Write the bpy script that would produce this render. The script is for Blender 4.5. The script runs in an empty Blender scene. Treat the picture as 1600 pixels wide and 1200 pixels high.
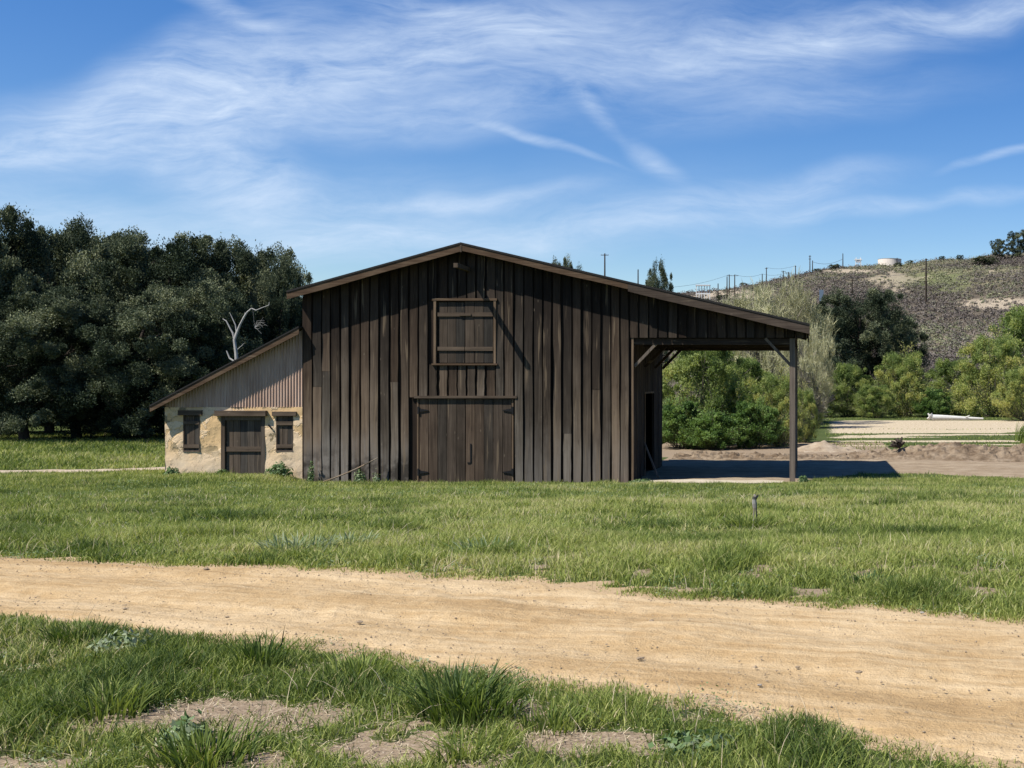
import bpy, math, random
import numpy as np
from math import radians as rad, sin, cos, pi
SC = bpy.context.scene
COL = SC.collection

# ------------------------------------------------------------------ camera, sky, sun, exposure
F = 1800.0          # focal length in photo pixels (photo 1600 wide)
VX, VY = 1266.0, 597.0   # principal point
CZ = 3.36           # eye height above the barn floor
FY = 38.3           # distance of the barn front
cam = bpy.data.cameras.new('camera')
cam.sensor_width = 36; cam.lens = F/1600*36
cam.shift_x = -(VX-800)/1600; cam.shift_y = -(600-VY)/1600
cam.clip_start = 0.05; cam.clip_end = 5000
co = bpy.data.objects.new('camera', cam); COL.objects.link(co)
co.location = (0, 0, CZ); co.rotation_euler = (rad(90), 0, 0)
SC.camera = co
SA, SB = 1.53, 2.48     # light travels (SA, 1, -SB)
elev = math.atan2(SB, math.hypot(SA, 1))
sund = bpy.data.lights.new('sun', 'SUN'); sund.energy = 5.0; sund.angle = rad(0.5); sund.color = (1, .95, .87)
suno = bpy.data.objects.new('sun', sund); COL.objects.link(suno)
from mathutils import Vector, Matrix
suno.rotation_euler = Vector((-SA, -1, SB)).to_track_quat('Z', 'Y').to_euler()
suno.location = (-40, -20, 60)
SC.view_settings.view_transform = 'Standard'
SC.view_settings.look = 'None'
SC.view_settings.exposure = 0.7
SC.view_settings.gamma = 1
SC.view_settings.use_curve_mapping = False
SC.cycles.max_bounces = 6
SC.cycles.transparent_max_bounces = 8

W = bpy.data.worlds.new('World'); SC.world = W; W.use_nodes = True
class NT:
    def __init__(s, nt):
        s.t = nt; nt.nodes.clear()
    def n(s, typ, **kw):
        nd = s.t.nodes.new(typ)
        for k, v in kw.items():
            if k.startswith('_'):
                setattr(nd, k[1:], v)
        return nd
    def inp(s, nd, key, v):
        i = nd.inputs[key]
        if hasattr(v, 'is_output'): s.t.links.new(v, i)
        else: i.default_value = v
    def math(s, op, a, b=None, c=None, clamp=False):
        nd = s.n('ShaderNodeMath', _operation=op, _use_clamp=clamp)
        s.inp(nd, 0, a)
        if b is not None: s.inp(nd, 1, b)
        if c is not None: s.inp(nd, 2, c)
        return nd.outputs[0]
    def noise(s, vec, scale=5, detail=4, rough=.55, dist=0):
        nd = s.n('ShaderNodeTexNoise')
        if vec is not None: s.inp(nd, 'Vector', vec)
        nd.inputs['Scale'].default_value = scale; nd.inputs['Detail'].default_value = detail
        nd.inputs['Roughness'].default_value = rough; nd.inputs['Distortion'].default_value = dist
        return nd.outputs['Fac']
    def mapping(s, vec, loc=(0,0,0), rot=(0,0,0), sc=(1,1,1), typ='POINT'):
        nd = s.n('ShaderNodeMapping', _vector_type=typ)
        s.inp(nd, 'Vector', vec)
        nd.inputs['Location'].default_value = loc; nd.inputs['Rotation'].default_value = rot; nd.inputs['Scale'].default_value = sc
        return nd.outputs[0]
    def rng(s, v, a, b, c=0, d=1, smooth=False):
        nd = s.n('ShaderNodeMapRange', _interpolation_type='SMOOTHSTEP' if smooth else 'LINEAR')
        s.inp(nd, 0, v)
        for i, x in enumerate((a, b, c, d)): s.inp(nd, i+1, x)
        return nd.outputs[0]
    def mix(s, f, a, b, typ='MIX'):
        nd = s.n('ShaderNodeMix', _data_type='RGBA', _blend_type=typ)
        s.inp(nd, 0, f)
        for k, v in ((6, a), (7, b)):
            if isinstance(v, tuple) and len(v) == 3: v = v+(1,)
            s.inp(nd, k, v)
        return nd.outputs[2]
    def ramp(s, f, stops):
        nd = s.n('ShaderNodeValToRGB'); s.inp(nd, 0, f)
        e = nd.color_ramp.elements
        while len(e) < len(stops): e.new(.5)
        for i, (p, c) in enumerate(stops):
            e[i].position = p; e[i].color = tuple(c)+(1,)
        return nd.outputs[0]

def build_world():
    N = NT(W.node_tree)
    out = N.n('ShaderNodeOutputWorld'); bg = N.n('ShaderNodeBackground'); bg.inputs[1].default_value = 0.078
    N.t.links.new(bg.outputs[0], out.inputs[0])
    sky = N.n('ShaderNodeTexSky', _sky_type='NISHITA', _sun_disc=False, _sun_elevation=elev,
              _air_density=1.0, _dust_density=.25, _ozone_density=2.2, _altitude=200)
    sky.sun_rotation = math.atan2(-SA, -1)   # clockwise from +Y
    hs = N.n('ShaderNodeHueSaturation'); hs.inputs['Saturation'].default_value = 1.38; hs.inputs['Value'].default_value = 1.05
    hs.inputs['Hue'].default_value = .512
    N.inp(hs, 'Color', sky.outputs[0])
    tc = N.n('ShaderNodeTexCoord'); sep = N.n('ShaderNodeSeparateXYZ'); N.inp(sep, 0, tc.outputs['Generated'])
    y = N.math('MAXIMUM', sep.outputs[1], .05)
    u = N.math('DIVIDE', sep.outputs[0], y); v = N.math('DIVIDE', sep.outputs[2], y)
    cmb = N.n('ShaderNodeCombineXYZ'); N.inp(cmb, 0, u); N.inp(cmb, 1, v)
    # gentle warp of the direction field
    wn = N.n('ShaderNodeTexNoise'); N.inp(wn, 'Vector', cmb.outputs[0]); wn.inputs['Scale'].default_value = 5; wn.inputs['Detail'].default_value = 3
    sub = N.n('ShaderNodeVectorMath', _operation='SUBTRACT'); N.inp(sub, 0, wn.outputs['Color']); sub.inputs[1].default_value = (.5, .5, .5)
    scl = N.n('ShaderNodeVectorMath', _operation='SCALE'); N.inp(scl, 0, sub.outputs[0]); scl.inputs['Scale'].default_value = .07
    add = N.n('ShaderNodeVectorMath', _operation='ADD'); N.inp(add, 0, cmb.outputs[0]); N.inp(add, 1, scl.outputs[0])
    P = add.outputs[0]
    bl = [(210,185,400,85,10,.85),(560,110,480,100,9,.7),(1170,85,560,60,11,.85),(330,262,190,60,-16,.8),(1230,165,340,52,8,.42),
          (740,312,210,18,4,.6),(1260,292,190,26,9,.5),(850,229,130,7,-20,.6),(912,178,75,17,-42,.62),(1022,266,62,20,-34,.62),
          (1555,250,85,9,16,.75),(640,372,460,36,5,.6),(1400,322,360,14,5,.5),(350,20,120,22,-25,.6),(380,330,360,70,5,.42),
          (90,330,240,46,-8,.45),(700,28,200,28,-14,.5),(-80,235,280,36,5,.65),(900,50,480,70,6,.45),(1500,20,280,34,8,.6),
          (600,200,300,40,3,.38),(1050,350,340,36,8,.4),(330,80,280,50,20,.4),(600,350,900,90,2,.22)]
    tot = None
    for i, (cx, cy, hl, hw, ang, st) in enumerate(bl):
        c = ((cx-VX)/F, (VY-cy)/F, 0)
        m = N.mapping(P, c, (0, 0, rad(ang)), (hl/F, hw/F, 1), 'TEXTURE')
        ln = N.n('ShaderNodeVectorMath', _operation='LENGTH'); N.inp(ln, 0, m)
        fall = N.rng(ln.outputs['Value'], 1.35, 0.0, 0, 1, True)
        if tot is None: tot = N.math('MULTIPLY', fall, st)
        else: tot = N.math('MULTIPLY_ADD', fall, st, tot)
    tot = N.math('MINIMUM', tot, 1.05)
    st1 = N.noise(N.mapping(P, (0,0,0), (0,0,rad(-9)), (5, 24, 1)), 1.0, 9, .66, .9)
    st2 = N.noise(N.mapping(P, (3,1,0), (0,0,rad(24)), (11, 40, 1)), 1.0, 8, .66, .8)
    nz = N.math('ADD', N.math('MULTIPLY', st1, .65), N.math('MULTIPLY', st2, .35))
    st3 = N.noise(N.mapping(P, (7,2,0), (0,0,rad(-6)), (26, 120, 1)), 1.0, 5, .6, .5)
    nz = N.math('ADD', N.math('MULTIPLY', nz, .84), N.math('MULTIPLY', st3, .16))
    nz = N.rng(nz, .31, .67, .04, 1.3)
    d = N.math('MULTIPLY', tot, nz)
    d = N.math('MULTIPLY', d, .68, clamp=True)
    # thin generic cirrus elsewhere in the dome, for the light from behind the camera
    cl = N.mix(d, hs.outputs[0], (5.9, 6.9, 8.3))
    N.inp(bg, 0, cl)
build_world()

# ------------------------------------------------------------------ helpers
def X_(px, d=FY): return (px-VX)/F*d
def Z_(py, d=FY): return CZ-(py-VY)/F*d
def W_(px, py, d): return (X_(px, d), d, Z_(py, d))

def hash2(i, j, seed):
    h = (i.astype(np.int64)*374761393 + j.astype(np.int64)*668265263 + seed*974634777) & 0x7fffffff
    h = ((h ^ (h >> 13))*1274126177) & 0x7fffffff
    return ((h ^ (h >> 16)) & 0xffff)/65535.0
def vn(x, y, seed=0):
    x = np.asarray(x, float); y = np.asarray(y, float)
    i = np.floor(x); j = np.floor(y); fx = x-i; fy = y-j
    fx = fx*fx*(3-2*fx); fy = fy*fy*(3-2*fy)
    a = hash2(i, j, seed); b = hash2(i+1, j, seed); c = hash2(i, j+1, seed); d = hash2(i+1, j+1, seed)
    return (a*(1-fx)+b*fx)*(1-fy)+(c*(1-fx)+d*fx)*fy
def fbm(x, y, seed=0, o=4):
    s = 0; a = .5; t = 0
    for k in range(o):
        s = s+a*vn(np.asarray(x)*2**k, np.asarray(y)*2**k, seed+k*7); t += a; a *= .5
    return s/t
def ss(a, b, x):
    t = np.clip((np.asarray(x, float)-a)/(b-a), 0, 1); return t*t*(3-2*t)

def mesh_np(name, V, quads=None, tris=None, mat=None, parent=None, attrs=None, smooth=False, origin=None):
    """V: (n,3) in world coordinates; stored relative to the parent's (or given) origin"""
    V = np.asarray(V, dtype=np.float64).reshape(-1, 3)
    o = np.zeros(3)
    if parent is not None:
        p = parent
        while p is not None:
            o += np.array(p.location); p = p.parent
    elif origin is not None: o = np.array(origin, float)
    me = bpy.data.meshes.new(name)
    nq = 0 if quads is None else len(quads); nt = 0 if tris is None else len(tris)
    idx = []
    if nq: idx.append(np.asarray(quads).reshape(-1))
    if nt: idx.append(np.asarray(tris).reshape(-1))
    idx = np.concatenate(idx).astype(np.int32)
    tot = np.concatenate([np.full(nq, 4), np.full(nt, 3)]).astype(np.int32)
    st = np.concatenate([[0], np.cumsum(tot)[:-1]]).astype(np.int32)
    me.vertices.add(len(V)); me.vertices.foreach_set('co', (V-o).astype(np.float32).reshape(-1))
    me.loops.add(len(idx)); me.loops.foreach_set('vertex_index', idx)
    me.polygons.add(nq+nt); me.polygons.foreach_set('loop_start', st); me.polygons.foreach_set('loop_total', tot)
    me.polygons.foreach_set('use_smooth', np.full(nq+nt, smooth))
    me.update(calc_edges=True)
    if attrs:
        for k, a in attrs.items():
            at = me.attributes.new(k, 'FLOAT', 'POINT'); at.data.foreach_set('value', np.asarray(a, np.float32))
    if mat: me.materials.append(mat)
    ob = bpy.data.objects.new(name, me); COL.objects.link(ob)
    if parent is not None: ob.parent = parent
    elif origin is not None: ob.location = tuple(o)
    return ob
def tag(o, label=None, cat=None, group=None, kind=None):
    if label: o['label'] = label
    if cat: o['category'] = cat
    if group: o['group'] = group
    if kind: o['kind'] = kind
    return o
def empty(name, loc, label, cat, group=None):
    o = bpy.data.objects.new(name, None); COL.objects.link(o); o.location = loc; o.empty_display_size = .3
    return tag(o, label, cat, group)

class MB:
    """collects boxes, prisms and tubes (world coordinates) into one mesh"""
    def __init__(s): s.v = []; s.q = []; s.t = []; s.n = 0
    def add(s, V, Q=(), T=()):
        V = np.asarray(V, float).reshape(-1, 3)
        s.v.append(V)
        if len(Q): s.q.append(np.asarray(Q)+s.n)
        if len(T): s.t.append(np.asarray(T)+s.n)
        s.n += len(V)
    def box(s, x0, x1, y0, y1, z0, z1):
        V = [(x0,y0,z0),(x1,y0,z0),(x1,y1,z0),(x0,y1,z0),(x0,y0,z1),(x1,y0,z1),(x1,y1,z1),(x0,y1,z1)]
        s.add(V, [(0,3,2,1),(4,5,6,7),(0,1,5,4),(1,2,6,5),(2,3,7,6),(3,0,4,7)])
    def hexa(s, V8): s.add(V8, [(0,3,2,1),(4,5,6,7),(0,1,5,4),(1,2,6,5),(2,3,7,6),(3,0,4,7)])
    def beam(s, a, b, w, h, up=(0, 0, 1), bev=0):
        a = Vector(a); b = Vector(b); d = (b-a).normalized(); up = Vector(up)
        sd = d.cross(up).normalized(); u = sd.cross(d).normalized()
        V = [p+sd*(sx*w/2)+u*(sz*h/2) for p in (a, b) for (sx, sz) in ((-1,-1),(1,-1),(1,1),(-1,1))]
        s.add([tuple(v) for v in V], [(3,2,1,0),(4,5,6,7),(0,1,5,4),(1,2,6,5),(2,3,7,6),(3,0,4,7)])
    def tubes(s, P0, P1, r0, r1, k=5, cap=True):
        P0 = np.asarray(P0, float).reshape(-1,3); P1 = np.asarray(P1, float).reshape(-1,3); n = len(P0)
        r0 = np.broadcast_to(np.asarray(r0, float), (n,)); r1 = np.broadcast_to(np.asarray(r1, float), (n,))
        D = P1-P0; D /= np.linalg.norm(D, axis=1, keepdims=True)+1e-9
        ref = np.where(np.abs(D[:, 2:3]) > .9, np.array([[1., 0, 0]]), np.array([[0., 0, 1]]))
        A = np.cross(D, ref); A /= np.linalg.norm(A, axis=1, keepdims=True)+1e-9; B = np.cross(D, A)
        an = np.arange(k)*2*pi/k
        ring = A[:, None, :]*np.cos(an)[None, :, None]+B[:, None, :]*np.sin(an)[None, :, None]
        V = np.concatenate([P0[:, None]+ring*r0[:, None, None], P1[:, None]+ring*r1[:, None, None]], 1)
        i = np.arange(k); j = (i+1) % k
        q = np.stack([i, i+k, j+k, j], 1)
        Q = (q[None]+(np.arange(n)*2*k)[:, None, None]).reshape(-1, 4)
        s.add(V.reshape(-1, 3), Q)
    def poly(s, pts, r, k=6):
        pts = np.asarray(pts, float); r = np.broadcast_to(np.asarray(r, float), (len(pts),))
        s.tubes(pts[:-1], pts[1:], r[:-1], r[1:], k)
    def cyl(s, c, r0, r1, h, k=24, cap=True):
        an = np.arange(k)*2*pi/k
        V = [(c[0]+r0*cos(a), c[1]+r0*sin(a), c[2]) for a in an]+[(c[0]+r1*cos(a), c[1]+r1*sin(a), c[2]+h) for a in an]+[(c[0], c[1], c[2]+h), (c[0], c[1], c[2])]
        Q = [(i, (i+1)%k, (i+1)%k+k, i+k) for i in range(k)]
        T = [(i+k, (i+1)%k+k, 2*k) for i in range(k)]+[((i+1)%k, i, 2*k+1) for i in range(k)] if cap else []
        s.add(V, Q, T)
    def build(s, name, mat, parent=None, origin=None, smooth=False, attrs=None):
        return mesh_np(name, np.concatenate(s.v), np.concatenate(s.q) if s.q else None, np.concatenate(s.t) if s.t else None, mat, parent, attrs, smooth, origin)

# ------------------------------------------------------------------ materials
def material(name):
    m = bpy.data.materials.new(name); m.use_nodes = True
    return m, NT(m.node_tree)
ALB = .66   # one reflectance scale for every opaque surface
def finish(N, color, rough=.9, bump=None, bstr=.3, bdist=.02, spec=.2):
    out = N.n('ShaderNodeOutputMaterial'); b = N.n('ShaderNodeBsdfPrincipled')
    color = N.mix(1.0, color, (ALB, ALB, ALB), 'MULTIPLY')
    N.inp(b, 'Base Color', color); N.inp(b, 'Roughness', rough); b.inputs['Specular IOR Level'].default_value = spec
    if bump is not None:
        bn = N.n('ShaderNodeBump'); N.inp(bn, 'Height', bump); bn.inputs['Strength'].default_value = bstr; bn.inputs['Distance'].default_value = bdist
        N.t.links.new(bn.outputs[0], b.inputs['Normal'])
    N.t.links.new(b.outputs[0], out.inputs[0])
    return b
def wood(name, axis='z', dark=(.035,.024,.017), mid=(.075,.054,.038), light=(.13,.10,.075), stain=False, chips=True, sc=1.0, k=.86, weather=False):
    dark, mid, light = [tuple(x*k for x in c) for c in (dark, mid, light)]
    m, N = material(name)
    tc = N.n('ShaderNodeTexCoord'); O = tc.outputs['Object']
    geo = N.n('ShaderNodeNewGeometry'); ri = geo.outputs['Random Per Island']
    off = N.n('ShaderNodeVectorMath', _operation='ADD'); N.inp(off, 0, O)
    c3 = N.n('ShaderNodeCombineXYZ'); r9 = N.math('MULTIPLY', ri, 17.0); N.inp(c3, 0, r9); N.inp(c3, 1, r9); N.inp(c3, 2, r9)
    N.inp(off, 1, c3.outputs[0]); O2 = off.outputs[0]
    hi, lo = 55*sc, 1.6*sc
    s3 = {'z': (hi, hi, lo), 'x': (lo, hi, hi), 'y': (hi, lo, hi)}[axis]
    s4 = {'z': (14*sc, 14*sc, .5*sc), 'x': (.5*sc, 14*sc, 14*sc), 'y': (14*sc, .5*sc, 14*sc)}[axis]
    g1 = N.noise(N.mapping(O2, sc=s3), 1, 5, .65, .3)
    g2 = N.noise(N.mapping(O2, sc=s4), 1, 4, .6, .5)
    big = N.noise(N.mapping(O2, sc=(1.2, 1.2, .9)), 1, 3, .6)
    t = N.math('ADD', N.math('MULTIPLY', g1, .5), N.math('MULTIPLY', g2, .5))
    t = N.math('ADD', t, N.math('MULTIPLY', N.math('SUBTRACT', ri, .5), .62))
    t = N.math('ADD', t, N.math('MULTIPLY', N.math('SUBTRACT', big, .5), .55))
    t = N.math('ADD', t, N.math('MULTIPLY', N.math('SUBTRACT', g2, .5), .45))
    col = N.ramp(t, [(.18, dark), (.5, mid), (.85, light)])
    # hue drift board by board: some redder, some greyer
    r2 = N.math('FRACT', N.math('MULTIPLY', ri, 13.7))
    grey = N.mix(1.0, col, (.94, .98, 1.0), 'MULTIPLY')
    red = N.mix(1.0, col, (1.12, .97, .84), 'MULTIPLY')
    col = N.mix(r2, grey, red)
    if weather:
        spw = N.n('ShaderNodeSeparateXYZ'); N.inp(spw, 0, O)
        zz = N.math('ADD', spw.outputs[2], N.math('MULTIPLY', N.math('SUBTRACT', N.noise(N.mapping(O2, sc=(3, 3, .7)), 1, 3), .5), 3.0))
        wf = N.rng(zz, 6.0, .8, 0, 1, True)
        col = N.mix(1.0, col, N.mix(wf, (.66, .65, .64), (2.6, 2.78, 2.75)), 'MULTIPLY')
    if stain:
        sp = N.n('ShaderNodeSeparateXYZ'); N.inp(sp, 0, O)
        n1 = N.noise(N.mapping(O, sc=(1.1, 1.1, .6)), 1, 4, .6)
        g3 = N.noise(N.mapping(O2, sc=(22, 22, .8)), 1, 3, .6)
        # splash-worn grey band in the bottom two metres, strongest to the left
        lowz = N.rng(N.math('ADD', sp.outputs[2], N.math('MULTIPLY', n1, 2.2)), 3.2, 1.5, 0, 1, True)
        xs = N.rng(sp.outputs[0], 8, -3, .25, 1)
        f = N.math('MULTIPLY', N.math('MULTIPLY', lowz, xs), N.rng(g3, .3, .7, .25, 1))
        col = N.mix(N.math('MULTIPLY', f, .85), col, (.33, .30, .265))
        n2 = N.noise(N.mapping(O, loc=(5, 2, 1), sc=(.9, .9, .9)), 1, 4, .65)
        z2 = N.rng(N.math('ADD', sp.outputs[2], N.math('MULTIPLY', n1, .9)), 1.75, 1.0, 0, 1, True)
        dk = N.math('MULTIPLY', N.math('MULTIPLY', z2, N.rng(sp.outputs[0], 2.5, -1.5, 0, 1)), N.rng(n2, .42, .55))
        col = N.mix(N.math('MULTIPLY', dk, .85), col, (.03, .024, .018))
    if chips:
        sv = {'z': (11, 11, .55), 'x': (.55, 11, 11), 'y': (11, .55, 11)}[axis]
        sk = N.noise(N.mapping(O2, loc=(9, 4, 2), sc=sv), 1, 2, .5)
        col = N.mix(N.math('MULTIPLY', N.rng(sk, .62, .70), .6), col, (.25, .185, .12))
        vo = N.n('ShaderNodeTexVoronoi'); vv = {'z': (5.5, 5.5, 1.5), 'x': (1.5, 5.5, 5.5), 'y': (5.5, 1.5, 5.5)}[axis]
        N.inp(vo, 'Vector', N.mapping(O2, sc=vv)); vo.inputs['Scale'].default_value = 1
        kn = N.rng(vo.outputs['Distance'], .10, .035)
        sel = N.math('GREATER_THAN', N.noise(N.mapping(O2, loc=(3,3,3), sc=(2, 2, 1)), 1, 1), .52)
        col = N.mix(N.math('MULTIPLY', kn, N.math('MULTIPLY', sel, .55)), col, (.30, .24, .175))
        vo2 = N.n('ShaderNodeTexVoronoi'); v2 = {'z': (7, 7, 1.0), 'x': (1, 7, 7), 'y': (7, 1, 7)}[axis]
        N.inp(vo2, 'Vector', N.mapping(O2, loc=(1.7, 4.2, 8), sc=v2)); vo2.inputs['Scale'].default_value = 1
        k2 = N.rng(vo2.outputs['Distance'], .14, .05)
        col = N.mix(N.math('MULTIPLY', k2, .5), col, (.02, .015, .011))
    finish(N, col, .85, N.math('ADD', N.math('MULTIPLY', g1, .5), g2), .5, .012, .15)
    return m
M = {}
M['board'] = wood('barn_board', 'z', (.030,.0215,.016), (.066,.049,.037), (.115,.09,.071), stain=True, weather=True)
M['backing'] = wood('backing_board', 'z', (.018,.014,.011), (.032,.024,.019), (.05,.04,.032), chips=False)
M['door'] = wood('door_board', 'z', (.036,.028,.021), (.074,.058,.045), (.13,.108,.085), k=1.25)
M['shutter'] = wood('shutter_board', 'z', (.034,.029,.024), (.07,.06,.049), (.115,.10,.084), k=1.7)
M['loft'] = wood('loft_board', 'z', (.034,.029,.024), (.07,.06,.049), (.115,.10,.084), k=1.05)
M['rail'] = wood('rail_wood', 'x', (.036,.030,.024), (.08,.067,.054), (.14,.12,.098), k=1.25)
M['fascia'] = wood('rake_wood', 'x', (.055,.037,.024), (.115,.082,.056), (.21,.165,.12))
M['fascia_dark'] = wood('dark_rake_wood', 'x', (.04,.033,.028), (.085,.072,.062), (.15,.13,.115))
M['post'] = wood('post_wood', 'z', (.09,.083,.075), (.19,.175,.16), (.3,.28,.255))
M['beam'] = wood('beam_wood', 'x', (.03,.024,.019), (.065,.052,.041), (.11,.09,.073), k=.62)
M['shaded_side_board'] = wood('shaded_side_board', 'z', (.030,.0215,.016), (.066,.049,.037), (.115,.09,.071), k=.55)  # front board colours darkened to put the bay shade into them
M['pale'] = wood('pale_wood', 'x', (.16,.125,.085), (.28,.225,.16), (.40,.33,.25), chips=False)
M['palev'] = wood('pale_wood_upright', 'z', (.10,.078,.055), (.19,.15,.11), (.33,.27,.2), chips=False)
M['doorframe'] = wood('frame_wood', 'z', (.06,.048,.037), (.12,.10,.08), (.20,.17,.14))
M['graywood'] = wood('dead_wood', 'z', (.16,.15,.135), (.30,.285,.26), (.46,.44,.41), chips=False, sc=.6)
M['darkpole'] = wood('pole_wood', 'z', (.03,.025,.02), (.05,.042,.035), (.08,.07,.06), chips=False)

def plain(name, c, rough=.8, nscale=6, amt=.35, bump=.2, spec=.2, metal=0):
    m, N = material(name)
    tc = N.n('ShaderNodeTexCoord')
    n = N.noise(tc.outputs['Object'], nscale, 5, .6)
    col = N.mix(n, tuple(x*(1-amt) for x in c), tuple(min(1, x*(1+amt)) for x in c))
    b = finish(N, col, rough, n, bump, .02, spec); b.inputs['Metallic'].default_value = metal
    return m
M['roofing'] = plain('roof_felt', (.035,.033,.032), .95, 9)
M['iron'] = plain('black_iron', (.012,.012,.013), .6, 30)
M['white'] = plain('white_paint', (.95,.95,.92), .6, 3, .12)
M['tank'] = plain('tank_paint', (.95,.84,.74), .6, .6, .08)
M['insul'] = plain('insulator_glass', (.35,.36,.36), .3, 3, .1)
M['wire'] = plain('wire_metal', (.09,.09,.095), .5, 3, .1)
M['bark'] = plain('bark', (.075,.06,.048), .95, 7, .5, .6)
M['barkpale'] = plain('pale_bark', (.30,.27,.225), .95, 7, .35, .4)
M['twig'] = plain('grey_twig', (.17,.145,.115), .95, 2, .4)
M['bluepanel'] = plain('blue_grey_panel', (.16,.22,.30), .7, 2, .15)
M['concrete'] = plain('concrete', (.42,.38,.32), .9, 4, .25)
M['stone'] = plain('road_stone', (.36,.28,.19), .95, 25, .45, .5)

M['greydead'] = plain('grey_dead_wood', (.50,.48,.45), .9, 2.5, .6, .5)
M['deadwood'] = plain('bleached_wood', (.85,.82,.77), .9, 5, .22, .3)
def corrugated():
    m, N = material('rusty_corrugated')
    tc = N.n('ShaderNodeTexCoord'); O = tc.outputs['Object']
    n = N.noise(N.mapping(O, sc=(3, 3, .5)), 1, 5, .6)
    n2 = N.noise(N.mapping(O, sc=(16, 16, 1.2)), 1, 4, .6)
    t = N.math('ADD', N.math('MULTIPLY', n, .6), N.math('MULTIPLY', n2, .4))
    col = N.ramp(t, [(.3, (.38,.245,.17)), (.5, (.58,.40,.30)), (.7, (.72,.54,.42))])
    finish(N, col, .65, n2, .15, .01, .3)
    return m
M['corr'] = corrugated()
def adobe():
    m, N = material('adobe_plaster')
    tc = N.n('ShaderNodeTexCoord'); O = tc.outputs['Object']
    n = N.noise(O, 1.25, 6, .62, .5); n2 = N.noise(N.mapping(O, loc=(4, 1, 7)), 2.1, 6, .62, .6); fine = N.noise(O, 28, 4, .6)
    sp = N.n('ShaderNodeSeparateXYZ'); N.inp(sp, 0, O)
    base = N.mix(N.noise(O, 3.2, 4), (.95,.68,.42), (1.0,.80,.54))
    och = N.mix(fine, (.72,.43,.15), (.95,.63,.27))
    mid = N.rng(sp.outputs[2], .45, 1.15, .0, 1.0)
    f = N.math('MULTIPLY', N.rng(n, .475, .51), mid)
    col = N.mix(N.math('MULTIPLY', f, .6), base, och)
    olive = N.mix(fine, (.24,.19,.10), (.40,.32,.19))
    f2 = N.math('MULTIPLY', N.rng(n2, .575, .60), mid)
    col = N.mix(N.math('MULTIPLY', f2, .9), col, olive)
    gr = N.math('MULTIPLY', N.rng(sp.outputs[2], .75, .1), N.rng(n2, .4, .6))
    col = N.mix(N.math('MULTIPLY', gr, .25), col, (.62,.60,.56))
    # hairline cracks
    vo = N.n('ShaderNodeTexVoronoi', _feature='DISTANCE_TO_EDGE'); vo.inputs['Scale'].default_value = 1.7
    wv = N.n('ShaderNodeVectorMath', _operation='ADD'); N.inp(wv, 0, O)
    nn = N.n('ShaderNodeTexNoise'); nn.inputs['Scale'].default_value = 4; N.inp(nn, 'Vector', O); N.inp(wv, 1, nn.outputs['Color'])
    N.inp(vo, 'Vector', wv.outputs[0])
    ck = N.rng(vo.outputs['Distance'], .012, .003)
    col = N.mix(N.math('MULTIPLY', ck, .6), col, (.16,.12,.08))
    h = N.math('SUBTRACT', N.math('ADD', N.math('MULTIPLY', fine, .25), 1.0), N.math('ADD', N.math('MULTIPLY', f, .7), N.math('MULTIPLY', f2, .7)))
    finish(N, col, .95, h, .7, .03, .1)
    return m
M['adobe'] = adobe()

def foliage(name, stops, trans=.3, jitter=.25, gloss=0.0):
    m, N = material(name)
    at = N.n('ShaderNodeAttribute', _attribute_name='tone')
    geo = N.n('ShaderNodeNewGeometry')
    t = N.math('ADD', at.outputs['Fac'], N.math('MULTIPLY', N.math('SUBTRACT', geo.outputs['Random Per Island'], .5), jitter))
    col = N.ramp(t, stops)
    out = N.n('ShaderNodeOutputMaterial'); d = N.n('ShaderNodeBsdfPrincipled'); tr = N.n('ShaderNodeBsdfTranslucent'); mx = N.n('ShaderNodeMixShader')
    N.inp(d, 'Base Color', col); d.inputs['Roughness'].default_value = .65; d.inputs['Specular IOR Level'].default_value = .22+gloss
    tcol = N.mix(1.0, col, (1.25, 1.3, .6), 'MULTIPLY'); N.inp(tr, 'Color', tcol)
    mx.inputs[0].default_value = trans
    N.t.links.new(d.outputs[0], mx.inputs[1]); N.t.links.new(tr.outputs[0], mx.inputs[2]); N.t.links.new(mx.outputs[0], out.inputs[0])
    return m
M['grass'] = foliage('grass_blades', [(0, (.030,.060,.013)), (.35, (.115,.160,.034)), (.62, (.262,.300,.074)), (.82, (.38,.39,.14)), (1, (.46,.39,.23))], .3, .3)
M['straw'] = foliage('dry_straw', [(0, (.25,.2,.12)), (1, (.55,.46,.32))], .1, .3)
M['weed'] = foliage('weed_leaves', [(0, (.035,.075,.022)), (.5, (.12,.185,.07)), (1, (.27,.31,.20))], .25, .3)
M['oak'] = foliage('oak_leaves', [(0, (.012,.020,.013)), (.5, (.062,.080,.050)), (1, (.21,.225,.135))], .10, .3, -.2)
M['willow'] = foliage('willow_leaves', [(0, (.04,.075,.018)), (.45, (.165,.222,.068)), (.8, (.30,.345,.115)), (1, (.40,.38,.13))], .35, .3)
M['palewillow'] = foliage('pale_leaves', [(0, (.22,.21,.13)), (.5, (.36,.35,.21)), (1, (.50,.48,.31))], .2, .35)
M['bush'] = foliage('bush_leaves', [(0, (.045,.095,.025)), (.5, (.135,.22,.06)), (1, (.26,.34,.11))], .3, .3)
M['brush'] = foliage('chaparral_leaves', [(0, (.09,.075,.066)), (.3, (.155,.132,.114)), (.5, (.13,.135,.085)), (.72, (.18,.19,.10)), (1, (.28,.25,.16))], .05, .25)

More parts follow.
